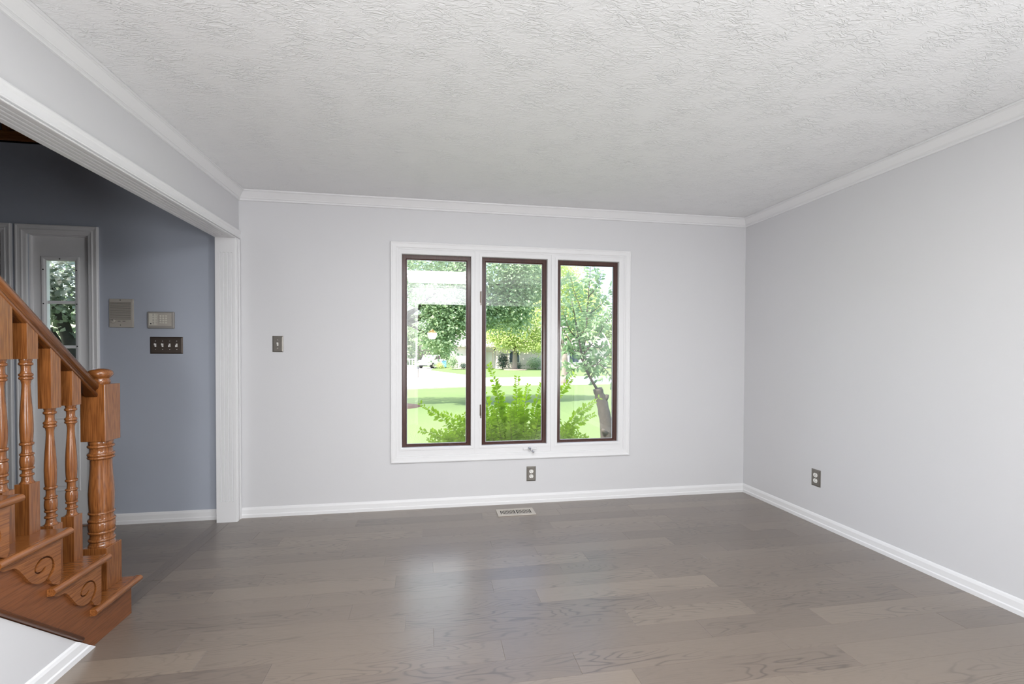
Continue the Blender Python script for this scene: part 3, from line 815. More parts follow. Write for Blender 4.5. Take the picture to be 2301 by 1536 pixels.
# ------------------------------------------------------------------ wall devices
def plate(mb_, x0, x1, z0, z1, t=0.006):
    v = [(x0, 0, z0), (x1, 0, z0), (x1, 0, z1), (x0, 0, z1)]
    w = 0.009
    v += [(x0 + 0.001, -0.002, z0 + 0.001), (x1 - 0.001, -0.002, z0 + 0.001), (x1 - 0.001, -0.002, z1 - 0.001), (x0 + 0.001, -0.002, z1 - 0.001)]
    v += [(x0 + w, -t, z0 + w), (x1 - w, -t, z0 + w), (x1 - w, -t, z1 - w), (x0 + w, -t, z1 - w)]
    fs = []
    for j in (0, 4): fs += [(j + i, j + (i + 1) % 4, j + 4 + (i + 1) % 4, j + 4 + i) for i in range(4)]
    fs += [(8, 9, 10, 11), (3, 2, 1, 0)]
    return mb_.add(v, fs)

def toggle(x, z, up, root, y=-0.006):
    s = 1 if up else -1
    m_ = MB().box((x - 0.005, y - 0.002, z - 0.012), (x + 0.005, y, z + 0.012))
    v = [(x - 0.004, y - 0.002, z - 0.006), (x + 0.004, y - 0.002, z - 0.006), (x + 0.004, y - 0.002, z + 0.006), (x - 0.004, y - 0.002, z + 0.006)]
    v += [(p[0] + (0.0007 if p[0] < x else -0.0007), y - 0.014, p[2] + s * 0.007) for p in v[:4]]
    m_.add(v, [(0, 1, 5, 4), (1, 2, 6, 5), (2, 3, 7, 6), (3, 0, 4, 7), (4, 5, 6, 7)])
    return m_.build('toggle', WPLAST, root)
def screw(x, z, root, y=-0.006, mat=None, r_=0.0038):
    return MB().lathe([(0, r_), (-0.0012, r_), (-0.002, r_ * 0.6)], (x, y, z), 12, 'y').build('screw', mat or SCREWM, root)

sw = empty('light_switch', (0.269, 0, 1.305), 'single nickel light switch plate on the grey wall left of the window', 'light switch')
plate(MB(), 0.230, 0.308, 1.243, 1.367).build('cover_plate', NICKEL, sw, bevel=0.0012)
toggle(0.269, 1.303, True, sw)
screw(0.269, 1.335, sw); screw(0.269, 1.272, sw)

gs = empty('switch_panel', (-0.489, 0, 1.29), 'four-gang pewter switch plate with white toggles on the blue wall', 'light switch')
plate(MB(), -0.598, -0.381, 1.228, 1.352).build('cover_plate', PEWTER, gs, bevel=0.0012)
for k, up in enumerate((True, True, False, False)):
    x = -0.5595 + 0.0465 * k
    toggle(x, 1.291, up, gs); screw(x, 1.321, gs); screw(x, 1.260, gs)

def outlet(name, loc, rot, label):
    e_ = empty(name, (0, 0, 0), label, 'power outlet')
    plate(MB(), -0.0395, 0.0395, -0.062, 0.062).build('cover_plate', NICKEL, e_, bevel=0.0012)
    for z in (0.0205, -0.0205):
        pts = []
        for k in range(24):
            a = 2 * PI * k / 24
            pts.append((0.0172 * math.cos(a), z + max(-0.0142, min(0.0142, 0.0172 * math.sin(a)))))
        rc = MB().prism(pts, 'y', -0.0085, -0.005).build('receptacle', WPLAST, e_)
        flip = 1 if rot == 0 else -1
        MB().box((-0.0075, -0.0092, z - 0.0005 * flip), (-0.0052, -0.0080, z + 0.0085 * flip)).box((0.0052, -0.0092, z + 0.0005 * flip), (0.0075, -0.0080, z + 0.0085 * flip)) \
            .lathe([(0, 0.0024), (-0.0007, 0.0024)], (0, -0.0085, z - 0.0065 * flip), 10, 'y').build('slot', BLACK, rc)
    screw(0, 0, e_, y=-0.006, r_=0.0028)
    e_.location = loc
    e_.rotation_euler = (0, 0, rot)
    return e_
outlet('power_outlet', (2.233, 0, 0.2415), 0, 'nickel duplex outlet on the back wall just below the window')
outlet('power_outlet', (RW, -0.7665, 0.337), -PI / 2, 'nickel duplex outlet low on the blank right-hand wall')

ic = empty('intercom', (-0.7755, 0, 1.518), 'tall warm grey intercom speaker panel with ribbed grille on blue wall', 'intercom')
MB().box((-0.853, -0.012, 1.416), (-0.698, 0, 1.620)).build('housing', BEIGE, ic, bevel=0.004)
g = MB()
for k in range(18):
    z = 1.598 - 0.0074 * k
    g.box((-0.846, -0.0155, z - 0.0021), (-0.712, -0.0115, z + 0.0021))
g.build('speaker_grille', BEIGE, ic)
MB().box((-0.845, -0.0126, 1.470), (-0.713, -0.0118, 1.600)).build('gap_shade', SHADE, ic)  # dark sheet that draws the shadow between the ribs
kn = MB().lathe([(0, 0.0145), (-0.008, 0.0140), (-0.011, 0.012)], (-0.824, -0.012, 1.4605), 20, 'y').build('volume_knob', BEIGE, ic)
MB().box((-0.8250, -0.0245, 1.462), (-0.8230, -0.0225, 1.472)).build('pointer', BLACK, kn)
for x in (-0.788, -0.757): MB().box((x - 0.009, -0.0135, 1.459), (x + 0.009, -0.0115, 1.4622)).build('button', BLACK, ic)
screw(-0.780, 1.611, ic, y=-0.012, mat=BLACK, r_=0.0034); screw(-0.780, 1.433, ic, y=-0.012, mat=BLACK, r_=0.003)

kp = empty('alarm_keypad', (-0.520, 0, 1.4725), 'wide taupe alarm keypad with number buttons above the switches', 'keypad')
MB().box((-0.608, -0.016, 1.412), (-0.432, 0, 1.533)).build('housing', KEYBODY, kp, bevel=0.006)
MB().box((-0.597, -0.0185, 1.430), (-0.449, -0.015, 1.523)).build('face_plate', BEIGE, kp, bevel=0.001)
lb = MB().box((-0.594, -0.0195, 1.436), (-0.540, -0.018, 1.519)).build('status_label', KEYFACE, kp)
for k in range(7):
    z = 1.513 - 0.0115 * k
    MB().box((-0.570, -0.0202, z - 0.0012), (-0.560, -0.0193, z + 0.0012)).build('indicator', BLACK, lb)
    MB().box((-0.548, -0.0202, z - 0.0016), (-0.5445, -0.0193, z + 0.0016)).build('indicator', PEWTER, lb)
MB().box((-0.586, -0.0202, 1.441), (-0.577, -0.0193, 1.450)).build('emblem', BLACK, lb)
for r_ in range(4):
    for c_ in range(3):
        x, z = -0.5185 + 0.0185 * c_, 1.502 - 0.0165 * r_
        MB().box((x - 0.0058, -0.0225, z - 0.0055), (x + 0.0058, -0.018, z + 0.0055)).build('key', KEYFACE, kp, bevel=0.001)

# floor register
fg = empty('floor_register', (2.063, -0.202, 0), 'taupe metal floor register vent beneath the window', 'floor vent')
x0, x1, y0, y1 = 1.917, 2.211, -0.271, -0.134
MB().box((x0 + 0.02, y0 + 0.02, 0.0002), (x1 - 0.02, y1 - 0.02, 0.0012)).build('duct_shade', DARK, fg)  # dark sheet in place of the shade inside the duct
m_ = MB()
m_.box((x0, y0, 0.0002), (x1, y0 + 0.027, 0.006)); m_.box((x0, y1 - 0.027, 0.0002), (x1, y1, 0.006))
m_.box((x0, y0 + 0.027, 0.0002), (x0 + 0.027, y1 - 0.027, 0.006)); m_.box((x1 - 0.027, y0 + 0.027, 0.0002), (x1, y1 - 0.027, 0.006))
m_.box((2.058, y0 + 0.027, 0.0002), (2.069, y1 - 0.027, 0.006))
m_.build('register_frame', TAUPE, fg)
for s_ in (0, 1):
    a = x0 + 0.027 if s_ == 0 else 2.069
    b = 2.058 if s_ == 0 else x1 - 0.027
    for k in range(9):
        x = a + (b - a) * (k + 1) / 10
        MB().box((x - 0.0027, y0 + 0.02, 0.0012), (x + 0.0027, y1 - 0.02, 0.0056)).build('louver', TAUPE, fg)
MB().box((x0 + 0.031, y0 + 0.03, 0.003), (x0 + 0.040, y0 + 0.045, 0.008)).build('lever', TAUPE, fg, bevel=0.001)

# ------------------------------------------------------------------ pendant in the room behind (seen mirrored in the left pane)
pd = empty('pendant_lamp', (1.455, -7.2, 1.56), 'lit white bowl pendant lamp mirrored in the left window pane', 'lamp')
MB().lathe([(1.567, 0.01), (1.570, 0.060), (1.590, 0.085), (1.65, 0.102), (1.71, 0.115), (1.712, 0.112)], (1.455, -7.2, 0), 28).build('lamp_shade', emit_mat('lit_opal_glass', (1, 0.93, 0.82), 26.0), pd)
MB().lathe([(1.711, 0.112), (1.74, 0.085), (1.775, 0.04), (1.80, 0.015)], (1.455, -7.2, 0), 28).build('lamp_cap', emit_mat('glowing_amber_cap', (1.0, 0.42, 0.16), 3.5), pd)
MB().lathe([(1.80, 0.004), (H, 0.004)], (1.455, -7.2, 0), 8).build('cord', BLACK, pd)

# ------------------------------------------------------------------ outdoors
GRASS = grass_mat()
CONC = plain('bleached_concrete', (0.72, 0.70, 0.66), 0.9, var=0.05, scale=1.2)
ASPH = plain('pale_worn_asphalt', (0.60, 0.60, 0.60), 0.9, var=0.05, scale=0.8)
MULCH = plain('brown_bark_mulch', (0.075, 0.038, 0.027), 0.95, var=0.5, scale=25, bump=1.0, bscale=40)
BARK = plain('grey_brown_bark', (0.085, 0.072, 0.060), 0.9, var=0.6, scale=26, bump=1.0, bscale=60)
BARKP = plain('pale_grey_bark', (0.25, 0.21, 0.18), 0.9, var=0.3, scale=10, bump=1.0, bscale=30)
TWIG = plain('brown_twig', (0.20, 0.14, 0.10), 0.8, var=0.2, scale=30)
LEAF_MAPLE = leaf_mat('maple_leaves', (0.13, 0.24, 0.12), (0.72, 0.82, 0.58), 0.48)
LEAF_FAR = leaf_mat('far_leaves', (0.22, 0.32, 0.16), (0.58, 0.66, 0.40), 0.45)
LEAF_YEL = leaf_mat('yellow_green_leaves', (0.44, 0.52, 0.20), (0.82, 0.88, 0.52), 0.52)
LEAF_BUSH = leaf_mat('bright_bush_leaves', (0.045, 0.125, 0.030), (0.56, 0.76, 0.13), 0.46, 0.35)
LEAF_CHERRY = leaf_mat('cherry_leaves', (0.11, 0.21, 0.12), (0.42, 0.57, 0.32), 0.42, 0.38)
LEAF_PALE = leaf_mat('pale_variegated_leaves', (0.10, 0.15, 0.07), (0.62, 0.64, 0.58), 0.35)
LEAF_DARK = leaf_mat('dark_evergreen_needles', (0.03, 0.07, 0.06), (0.10, 0.17, 0.13), 0.15)

def gz(y):
    return -0.55 if y < 2 else (-0.55 - 0.5 * (y - 2) / 22.5 if y < 24.5 else -1.05)

def ground(name, pts_rows, mat, label=None, cat=None, kind='structure', lift=0.0):
    """pts_rows: list of (xa, xb, y) rows; a strip of quads following the ground"""
    m_ = MB()
    v, fs = [], []
    for xa, xb, y in pts_rows: v += [(xa, y, gz(y) + lift), (xb, y, gz(y) + lift)]
    n_ = len(pts_rows)
    for j in range(n_ - 1): fs.append((2 * j, 2 * j + 1, 2 * j + 3, 2 * j + 2))
    k_ = len(v)
    v += [(p[0], p[1], p[2] - 0.25) for p in v[:k_]]
    for j in range(n_ - 1):
        fs += [(2 * j, 2 * j + 2, k_ + 2 * j + 2, k_ + 2 * j), (2 * j + 1, 2 * j + 3, k_ + 2 * j + 3, k_ + 2 * j + 1), (k_ + 2 * j, k_ + 2 * j + 1, k_ + 2 * j + 3, k_ + 2 * j + 2)]
    fs += [(0, 1, k_ + 1, k_), (2 * n_ - 2, 2 * n_ - 1, k_ + 2 * n_ - 1, k_ + 2 * n_ - 2)]
    o = m_.add(v, fs).build(name, mat)
    return tag(o, label, cat, kind=kind)
ground('lawn', [(-60, 80, 0.17), (-60, 80, 2), (-60, 80, 24.5), (-60, 80, 110)], GRASS)
# street and far driveway lie a few centimetres above the turf bed
m_ = MB().add([(-60, 14.0, -1.03), (-0.1, 24.6, -1.03), (3.8, 26.0, -1.03), (8, 27.2, -1.03), (80, 31, -1.03), (80, 42, -1.03), (18.8, 37.9, -1.03), (6.8, 36.6, -1.03), (4.4, 35.7, -1.03), (-60, 30, -1.03)],
              [(0, 1, 2, 3, 4, 5, 6, 7, 8, 9)])
o = m_.build('street', CONC, kind='structure')
m_ = MB().add([(-60, 13.9, -1.05), (-0.1, 24.5, -1.05), (3.8, 25.9, -1.05), (8, 27.1, -1.05), (80, 30.9, -1.05), (80, 30.75, -1.0), (8, 26.95, -1.0), (3.8, 25.75, -1.0), (-0.1, 24.35, -1.0), (-60, 13.75, -1.0)],
              [(0, 1, 8, 9), (1, 2, 7, 8), (2, 3, 6, 7), (3, 4, 5, 6)])
m_ = MB().add([(p[0], p[1], p[2] + (0.0 if i < 5 else -0.025)) for i, p in enumerate(m_.v)] + [(p[0], p[1] - 0.02, -1.15) for p in m_.v[5:]], m_.f + [(5 + i, 6 + i, 11 + i, 10 + i) for i in range(4)])
m_.build('kerb', plain('sandy_kerb', (0.66, 0.62, 0.50), 0.9), kind='structure')
m_ = MB().add([(-9, 33.6, -1.02), (6.5, 36.2, -1.02), (1.4, 53.4, -1.02), (2.4, 67, -1.02), (-5, 67, -1.02)], [(0, 1, 2, 3, 4)])
m_.build('driveway', CONC, kind='structure')

def leaves_mesh(name, pos, nrm, dirs, size, mat, parent, tints, ratio=0.5, fold=0.25):
    """every leaf two quads folded on the midrib; arrays of positions, normals, directions"""
    n_ = len(pos)
    pos = np.asarray(pos, float); nrm = np.asarray(nrm, float); dirs = np.asarray(dirs, float)
    nrm /= np.linalg.norm(nrm, axis=1, keepdims=True) + 1e-9
    dirs = dirs - nrm * (dirs * nrm).sum(1, keepdims=True)
    dirs /= np.linalg.norm(dirs, axis=1, keepdims=True) + 1e-9
    side = np.cross(nrm, dirs)
    L = np.asarray(size, float).reshape(-1, 1) * np.ones((n_, 1))
    w = L * ratio
    b0 = pos; tip = pos + dirs * L
    l1 = pos + dirs * L * 0.42 + side * w * 0.5 + nrm * w * fold; r1 = pos + dirs * L * 0.42 - side * w * 0.5 + nrm * w * fold
    l2 = pos + dirs * L * 0.75 + side * w * 0.33 + nrm * w * fold * 0.6; r2 = pos + dirs * L * 0.75 - side * w * 0.33 + nrm * w * fold * 0.6
    V_ = np.stack([b0, l1, l2, tip, r2, r1], 1).reshape(-1, 3)
    base = np.arange(n_)[:, None] * 6
    Fq = np.concatenate([base + np.array([[0, 3, 2, 1]]), base + np.array([[0, 5, 4, 3]])], 1).reshape(-1, 4)
    o0 = V_.mean(0)
    V_ = V_ - o0
    me = bpy.data.meshes.new(name)
    me.vertices.add(len(V_)); me.vertices.foreach_set('co', V_.ravel())
    me.loops.add(Fq.size); me.loops.foreach_set('vertex_index', Fq.ravel().astype(np.int32))
    me.polygons.add(len(Fq)); me.polygons.foreach_set('loop_start', np.arange(0, Fq.size, 4, dtype=np.int32))
    me.update(calc_edges=True)
    a = me.attributes.new('tint', 'FLOAT', 'FACE'); a.data.foreach_set('value', np.repeat(np.clip(tints, 0, 1), 2).astype(np.float32))
    me.materials.append(mat)
    o = bpy.data.objects.new(name, me); COL.objects.link(o)
    o.parent = parent
    o.location = Vector(o0) - wloc(parent)
    return o

NR = np.random.RandomState(5)
def crown_leaves(parent, blobs, n_, size, mat, ratio=0.7, shell=0.55, name='foliage', droop=0.5, per=14):
    """leaves gathered in sprigs spread through ellipsoids (cx, cy, cz, rx, ry, rz, weight)"""
    wts = np.array([b[6] for b in blobs], float); wts /= wts.sum()
    ns = max(1, n_ // per)
    idx = NR.choice(len(blobs), ns, p=wts)
    B = np.array([b[:6] for b in blobs])[idx]
    d = NR.normal(size=(ns, 3)); d /= np.linalg.norm(d, axis=1, keepdims=True)
    rad = (shell + (1 - shell) * NR.rand(ns, 1)) * NR.rand(ns, 1) ** 0.18
    cen = B[:, :3] + d * B[:, 3:] * rad
    P = np.repeat(cen, per, 0) + NR.normal(size=(ns * per, 3)) * size * 1.5
    out = np.repeat(d, per, 0)
    dr_ = out * 0.6 + NR.normal(size=P.shape) * 0.7; dr_[:, 2] -= droop
    nm = NR.normal(size=P.shape) * 0.55 + out * 0.35; nm[:, 2] += 0.9
    ti = np.repeat(NR.rand(ns) * 0.6, per) + NR.rand(len(P)) * 0.4
    return leaves_mesh(name, P, nm, dr_, size * (0.7 + 0.6 * NR.rand(len(P))), mat, parent, ti, ratio)

def limb(m_, pts, r0_, r1_):
    pts = [Vector(p) for p in pts]
    out = []
    for i in range(len(pts) - 1):
        for k in range(3): out.append(pts[i].lerp(pts[i + 1], k / 3))
    out.append(pts[-1])
    n_ = len(out)
    m_.tube(out, [r0_ + (r1_ - r0_) * i / (n_ - 1) for i in range(n_)], 8)
    return m_

# the two yard maples
def yard_tree(name, base, label, blobs, n_, size, mat, bark, rad, fork, group, limbs=5):
    e_ = empty(name, base, label, 'tree', group)
    b = Vector(base)
    tr = MB()
    limb(tr, [b + Vector((0, 0, -0.1)), b + Vector((0.05, 0, fork * 0.5)), b + Vector((0, 0.05, fork))], rad * 1.15, rad * 0.8)
    tr.build('trunk', bark, e_)
    lm = MB()
    for k in range(limbs):
        q = blobs[k % len(blobs)]
        c_ = Vector((q[0], q[1], q[2]))
        s_ = b + Vector((0, 0, fork * (0.85 + 0.05 * k)))
        limb(lm, [s_, s_.lerp(c_, 0.5) + Vector((0, 0, 0.4)), c_], rad * 0.45, rad * 0.1)
    lm.build('branches', bark, e_)
    crown_leaves(e_, blobs, n_, size, mat)
    return e_

yard_tree('maple_tree', (-0.55, 13.4, gz(13.4)), 'big maple whose leafy crown hangs across the left and middle panes',
          [(1.5, 13.6, 4.4, 2.4, 2.0, 1.9, 3), (3.6, 14.0, 4.6, 2.3, 2.0, 1.8, 3), (2.2, 13.2, 2.7, 1.25, 1.0, 0.95, 1.6), (3.3, 13.6, 2.9, 1.3, 1.2, 0.9, 1.3), (4.6, 14.0, 3.0, 1.2, 1.2, 0.95, 1.3), (1.7, 13.2, 1.75, 0.75, 0.7, 0.55, 0.5),
           (5.3, 14.2, 4.2, 1.2, 1.3, 1.2, 1.2), (-2.2, 13.6, 4.6, 2.2, 2, 2, 1.2), (0.6, 13.4, 6.4, 3, 2.5, 1.8, 1.2)],
          46000, 0.115, LEAF_MAPLE, BARK, 0.2, 2.6, 'maples in the front yards', 7)
yard_tree('maple_tree', (11.2, 28.1, -1.05), 'tall street tree with pale bare trunk at the lawn edge, right pane',
          [(10.6, 28.6, 6.6, 2.6, 2.4, 2.2, 2), (12.4, 28.4, 4.9, 2.0, 2.4, 1.6, 2), (9.6, 28.2, 4.6, 1.2, 1.2, 1.2, 0.8), (12.5, 28.4, 3.0, 1.6, 1.4, 0.9, 0.8), (9.8, 28.4, 7.6, 2.2, 2.4, 1.6, 1)],
          16000, 0.17, LEAF_YEL, BARKP, 0.26, 2.2, 'maples in the front yards', 5)
yard_tree('shade_tree', (12.4, 54.0, -1.05), 'yellow-green tree with thick trunk and mulch ring across the street',
          [(10.6, 54, 5.2, 3.0, 2.5, 2.2, 2), (14.2, 54, 5.2, 3.0, 2.5, 2.4, 2), (12.4, 54, 8.0, 4.0, 3, 2.6, 2), (9.4, 53.6, 3.6, 1.5, 1.2, 1.0, 0.7), (15.4, 53.6, 3.4, 1.6, 1.3, 1.0, 0.7), (11.0, 53.2, 2.6, 1.5, 1.0, 0.9, 0.9), (13.6, 53.2, 2.4, 1.7, 1.0, 0.9, 1.0), (15.6, 53.4, 2.2, 1.2, 1.0, 0.9, 0.6), (12.3, 53.0, 3.4, 1.6, 1.0, 0.8, 0.8)],
          20000, 0.24, LEAF_YEL, BARKP, 0.34, 3.0, 'trees across the street', 5)
m_ = MB()
pts = [(12.5 + 1.5 * math.cos(2 * PI * k / 24) * R.uniform(0.9, 1.1), 53.7 + 1.1 * math.sin(2 * PI * k / 24) * R.uniform(0.9, 1.1)) for k in range(24)]
m_.prism(pts, 'z', -1.06, -0.94)
tag(m_.build('mulch_ring', plain('pinkish_mulch', (0.45, 0.33, 0.28), 0.95, var=0.4, scale=8)), 'low pinkish mulch ring around the tree across the street', 'mulch bed')
m_ = MB()
pts = [(0.05 + 1.15 * math.cos(2 * PI * k / 28) * R.uniform(0.93, 1.07), 13.6 + 1.15 * math.sin(2 * PI * k / 28) * R.uniform(0.93, 1.07)) for k in range(28)]
v_ = [(x, y, gz(y) - 0.03) for x, y in pts] + [(0.05 + (x - 0.05) * 0.7, 13.6 + (y - 13.6) * 0.7, gz(y) + 0.07) for x, y in pts]
m_.add(v_, [(i, (i + 1) % 28, 28 + (i + 1) % 28, 28 + i) for i in range(28)] + [tuple(28 + i for i in range(28))])
tag(m_.build('mulch_bed', MULCH), 'dark brown mulch bed on the lawn at the edge of the left pane', 'mulch bed')

# far tree line behind the houses
far_spec = [(-10, 72, 8.5, 4.5), (-3.5, 79, 10, 5), (4.0, 84, 10, 4.5), (36, 76, 10, 5.0), (33, 60, 8, 4.2), (42, 62, 9.5, 4.6), (51, 72, 10, 6), (22, 82, 13, 6)]
far_lab = ['far background tree behind the white fence, leftmost', 'tall far tree straight above the parked truck', 'far tree between the truck and the brick house', 'far tree beyond the right end of the brick house',
           'far rounded tree in the right pane behind the street trunk', 'far tree low behind the cherry branches', 'far tree at the right edge of the right pane', 'tallest far tree rising over the brick roof']
for (x, y, h, w), lab in zip(far_spec, far_lab):
    e_ = empty('far_tree', (x, y, -1.05), lab, 'tree', 'trees across the street')
    limb(MB(), [(x, y, -1.1), (x + 0.1, y, h * 0.5)], 0.3, 0.15).build('trunk', BARK, e_)
    crown_leaves(e_, [(x, y, h * 0.55, w * 0.62, w * 0.5, h * 0.42, 2), (x - w * 0.35, y, h * 0.4, w * 0.45, w * 0.4, h * 0.3, 1), (x + w * 0.35, y, h * 0.45, w * 0.45, w * 0.4, h * 0.32, 1), (x, y, 1.0, w * 0.55, w * 0.4, 2.0, 1)],
                 3600, 0.48, LEAF_FAR)

# ---- brick house across the street
hs = empty('brick_house', (16, 62, -1.05), 'pale pink brick house across the street with white entry', 'house')
BRICK = brick_mat('pale_pink_brick', (0.78, 0.64, 0.60), (0.85, 0.74, 0.70), (0.84, 0.80, 0.77))
m_ = MB().box((4.6, 58.5, -1.1), (8.9, 67, 2.2)).box((10.6, 58.5, -1.1), (27, 67, 2.2)).box((8.9, 58.5, 1.9), (10.6, 67, 2.2)).box((8.9, 59.6, -1.1), (10.6, 67, 2.2))
m_.build('brick_wall', BRICK, hs)
m_ = MB().prism([(57.9, 2.15), (62.7, 5.6), (67.6, 2.15), (67.6, 2.0), (57.9, 2.0)], 'x', 4.1, 27.5)
m_.build('roof', plain('weathered_shingles', (0.42, 0.38, 0.36), 0.95, var=0.15, scale=4), hs)
MB().box((8.95, 59.45, -1.0), (9.1, 59.6, 1.9)).box((10.4, 59.45, -1.0), (10.55, 59.6, 1.9)).box((8.95, 59.45, 1.55), (10.55, 59.6, 1.9)).build('door_surround', TRIM, hs)
MB().box((9.3, 59.5, -1.0), (10.2, 59.6, 1.3)).build('front_door', TRIM, hs)
for x in (13.2, 18.0, 22.0):
    w_ = MB().box((x - 0.8, 58.42, -0.2), (x + 0.8, 58.55, 1.5)).build('window', TRIM, hs)
    MB().box((x - 0.68, 58.40, -0.1), (x + 0.68, 58.43, 1.4)).build('pane', plain('dark_blue_pane', (0.04, 0.06, 0.09), 0.1), w_)
# foundation shrubs
def shrub(name, c, r_, h, label, mat, n_=700, size=0.12, group='shrubs along the brick house'):
    e_ = empty(name, (c[0], c[1], -1.05), label, 'shrub', group)
    limb(MB(), [(c[0], c[1], -1.08), (c[0], c[1], -1.05 + h * 0.6)], 0.05, 0.03).build('stem', TWIG, e_)
    crown_leaves(e_, [(c[0], c[1], -1.05 + h * 0.5, r_, r_, h * 0.5, 1)], n_, size, mat)
shrub('round_shrub', (15.8, 56.4), 1.3, 1.9, 'rounded blue-green shrub right of the thick tree trunk', LEAF_MAPLE, 1400, 0.16)
shrub('evergreen_shrub', (11.25, 56.7), 0.75, 2.3, 'dark blue-green evergreen left of the thick tree trunk', LEAF_DARK, 1500, 0.15)
shrub('tall_shrub', (4.45, 56.8), 0.65, 2.1, 'upright green shrub at the corner of the brick house', LEAF_MAPLE, 1100, 0.14)
shrub('low_shrub', (5.9, 56.9), 0.55, 0.85, 'low dark green shrub at the foot of the brick wall', LEAF_DARK, 500, 0.12)
shrub('low_shrub', (7.4, 56.9), 0.6, 0.75, 'small green shrub beside the white house entry', LEAF_MAPLE, 500, 0.12)
shrub('low_shrub', (2.9, 60.6), 0.55, 0.9, 'pale yellow-green shrub between truck and blue bin', LEAF_YEL, 500, 0.12)
shrub('low_shrub', (13.3, 56.8), 0.55, 0.8, 'dark low shrub under the house window behind the trunk', LEAF_DARK, 500, 0.13)

# ---- fence, pole, bin
fc = empty('picket_fence', (-1.4, 65.6, -1.05), 'white picket fence beyond the driveway at left', 'fence')
for k in range(9):
    x = -4.2 + 0.42 * k
    MB().box((x - 0.06, 65.5, -1.05), (x + 0.06, 65.6, 0.28 if k % 4 else 0.42)).build('picket', TRIM, fc)
MB().box((-4.3, 65.6, 0.12), (-0.75, 65.66, 0.24)).build('rail', TRIM, fc); MB().box((-4.3, 65.6, -0.85), (-0.75, 65.66, -0.73)).build('rail', TRIM, fc)
tag(MB().lathe([(-1.05, 0.09), (2.9, 0.08)], (-0.65, 65.3, 0), 12).build('white_pole', TRIM), 'tall white pole standing at the end of the picket fence', 'pole')
bn = empty('wheeled_bin', (3.45, 62.6, -1.05), 'small blue wheeled bin beside the driveway', 'trash bin')
MB().prism([(62.35, -0.95), (62.85, -0.95), (62.95, 0.0), (62.25, 0.0)], 'x', 3.12, 3.78).build('body', plain('sky_blue_plastic', (0.16, 0.42, 0.72), 0.5), bn, bevel=0.03)
MB().box((3.08, 62.2, 0.0), (3.82, 63.0, 0.08)).build('lid', plain('light_blue_lid', (0.35, 0.55, 0.78), 0.5), bn, bevel=0.03)
for x in (3.12, 3.72): MB().lathe([(0, 0.12), (0.06, 0.12)], (x, 62.9, -0.93), 14, 'x').build('wheel', BLACK, bn)
mbx = empty('mailbox', (0.35, 37.0, -1.05), 'grey mailbox on a post at the far kerb, left pane edge', 'mailbox')
MB().box((0.31, 36.96, -1.05), (0.39, 37.04, -0.25)).build('post', BARKP, mbx)
pts = [(-0.12, -0.25), (0.12, -0.25)] + [(0.12 * math.cos(PI * k / 8), -0.12 + 0.12 * math.sin(PI * k / 8)) for k in range(9)]
MB().prism([(0.35 + a, b) for a, b in pts], 'y', 36.75, 37.3).build('box', plain('dark_grey_mailbox', (0.12, 0.12, 0.13), 0.5), mbx)

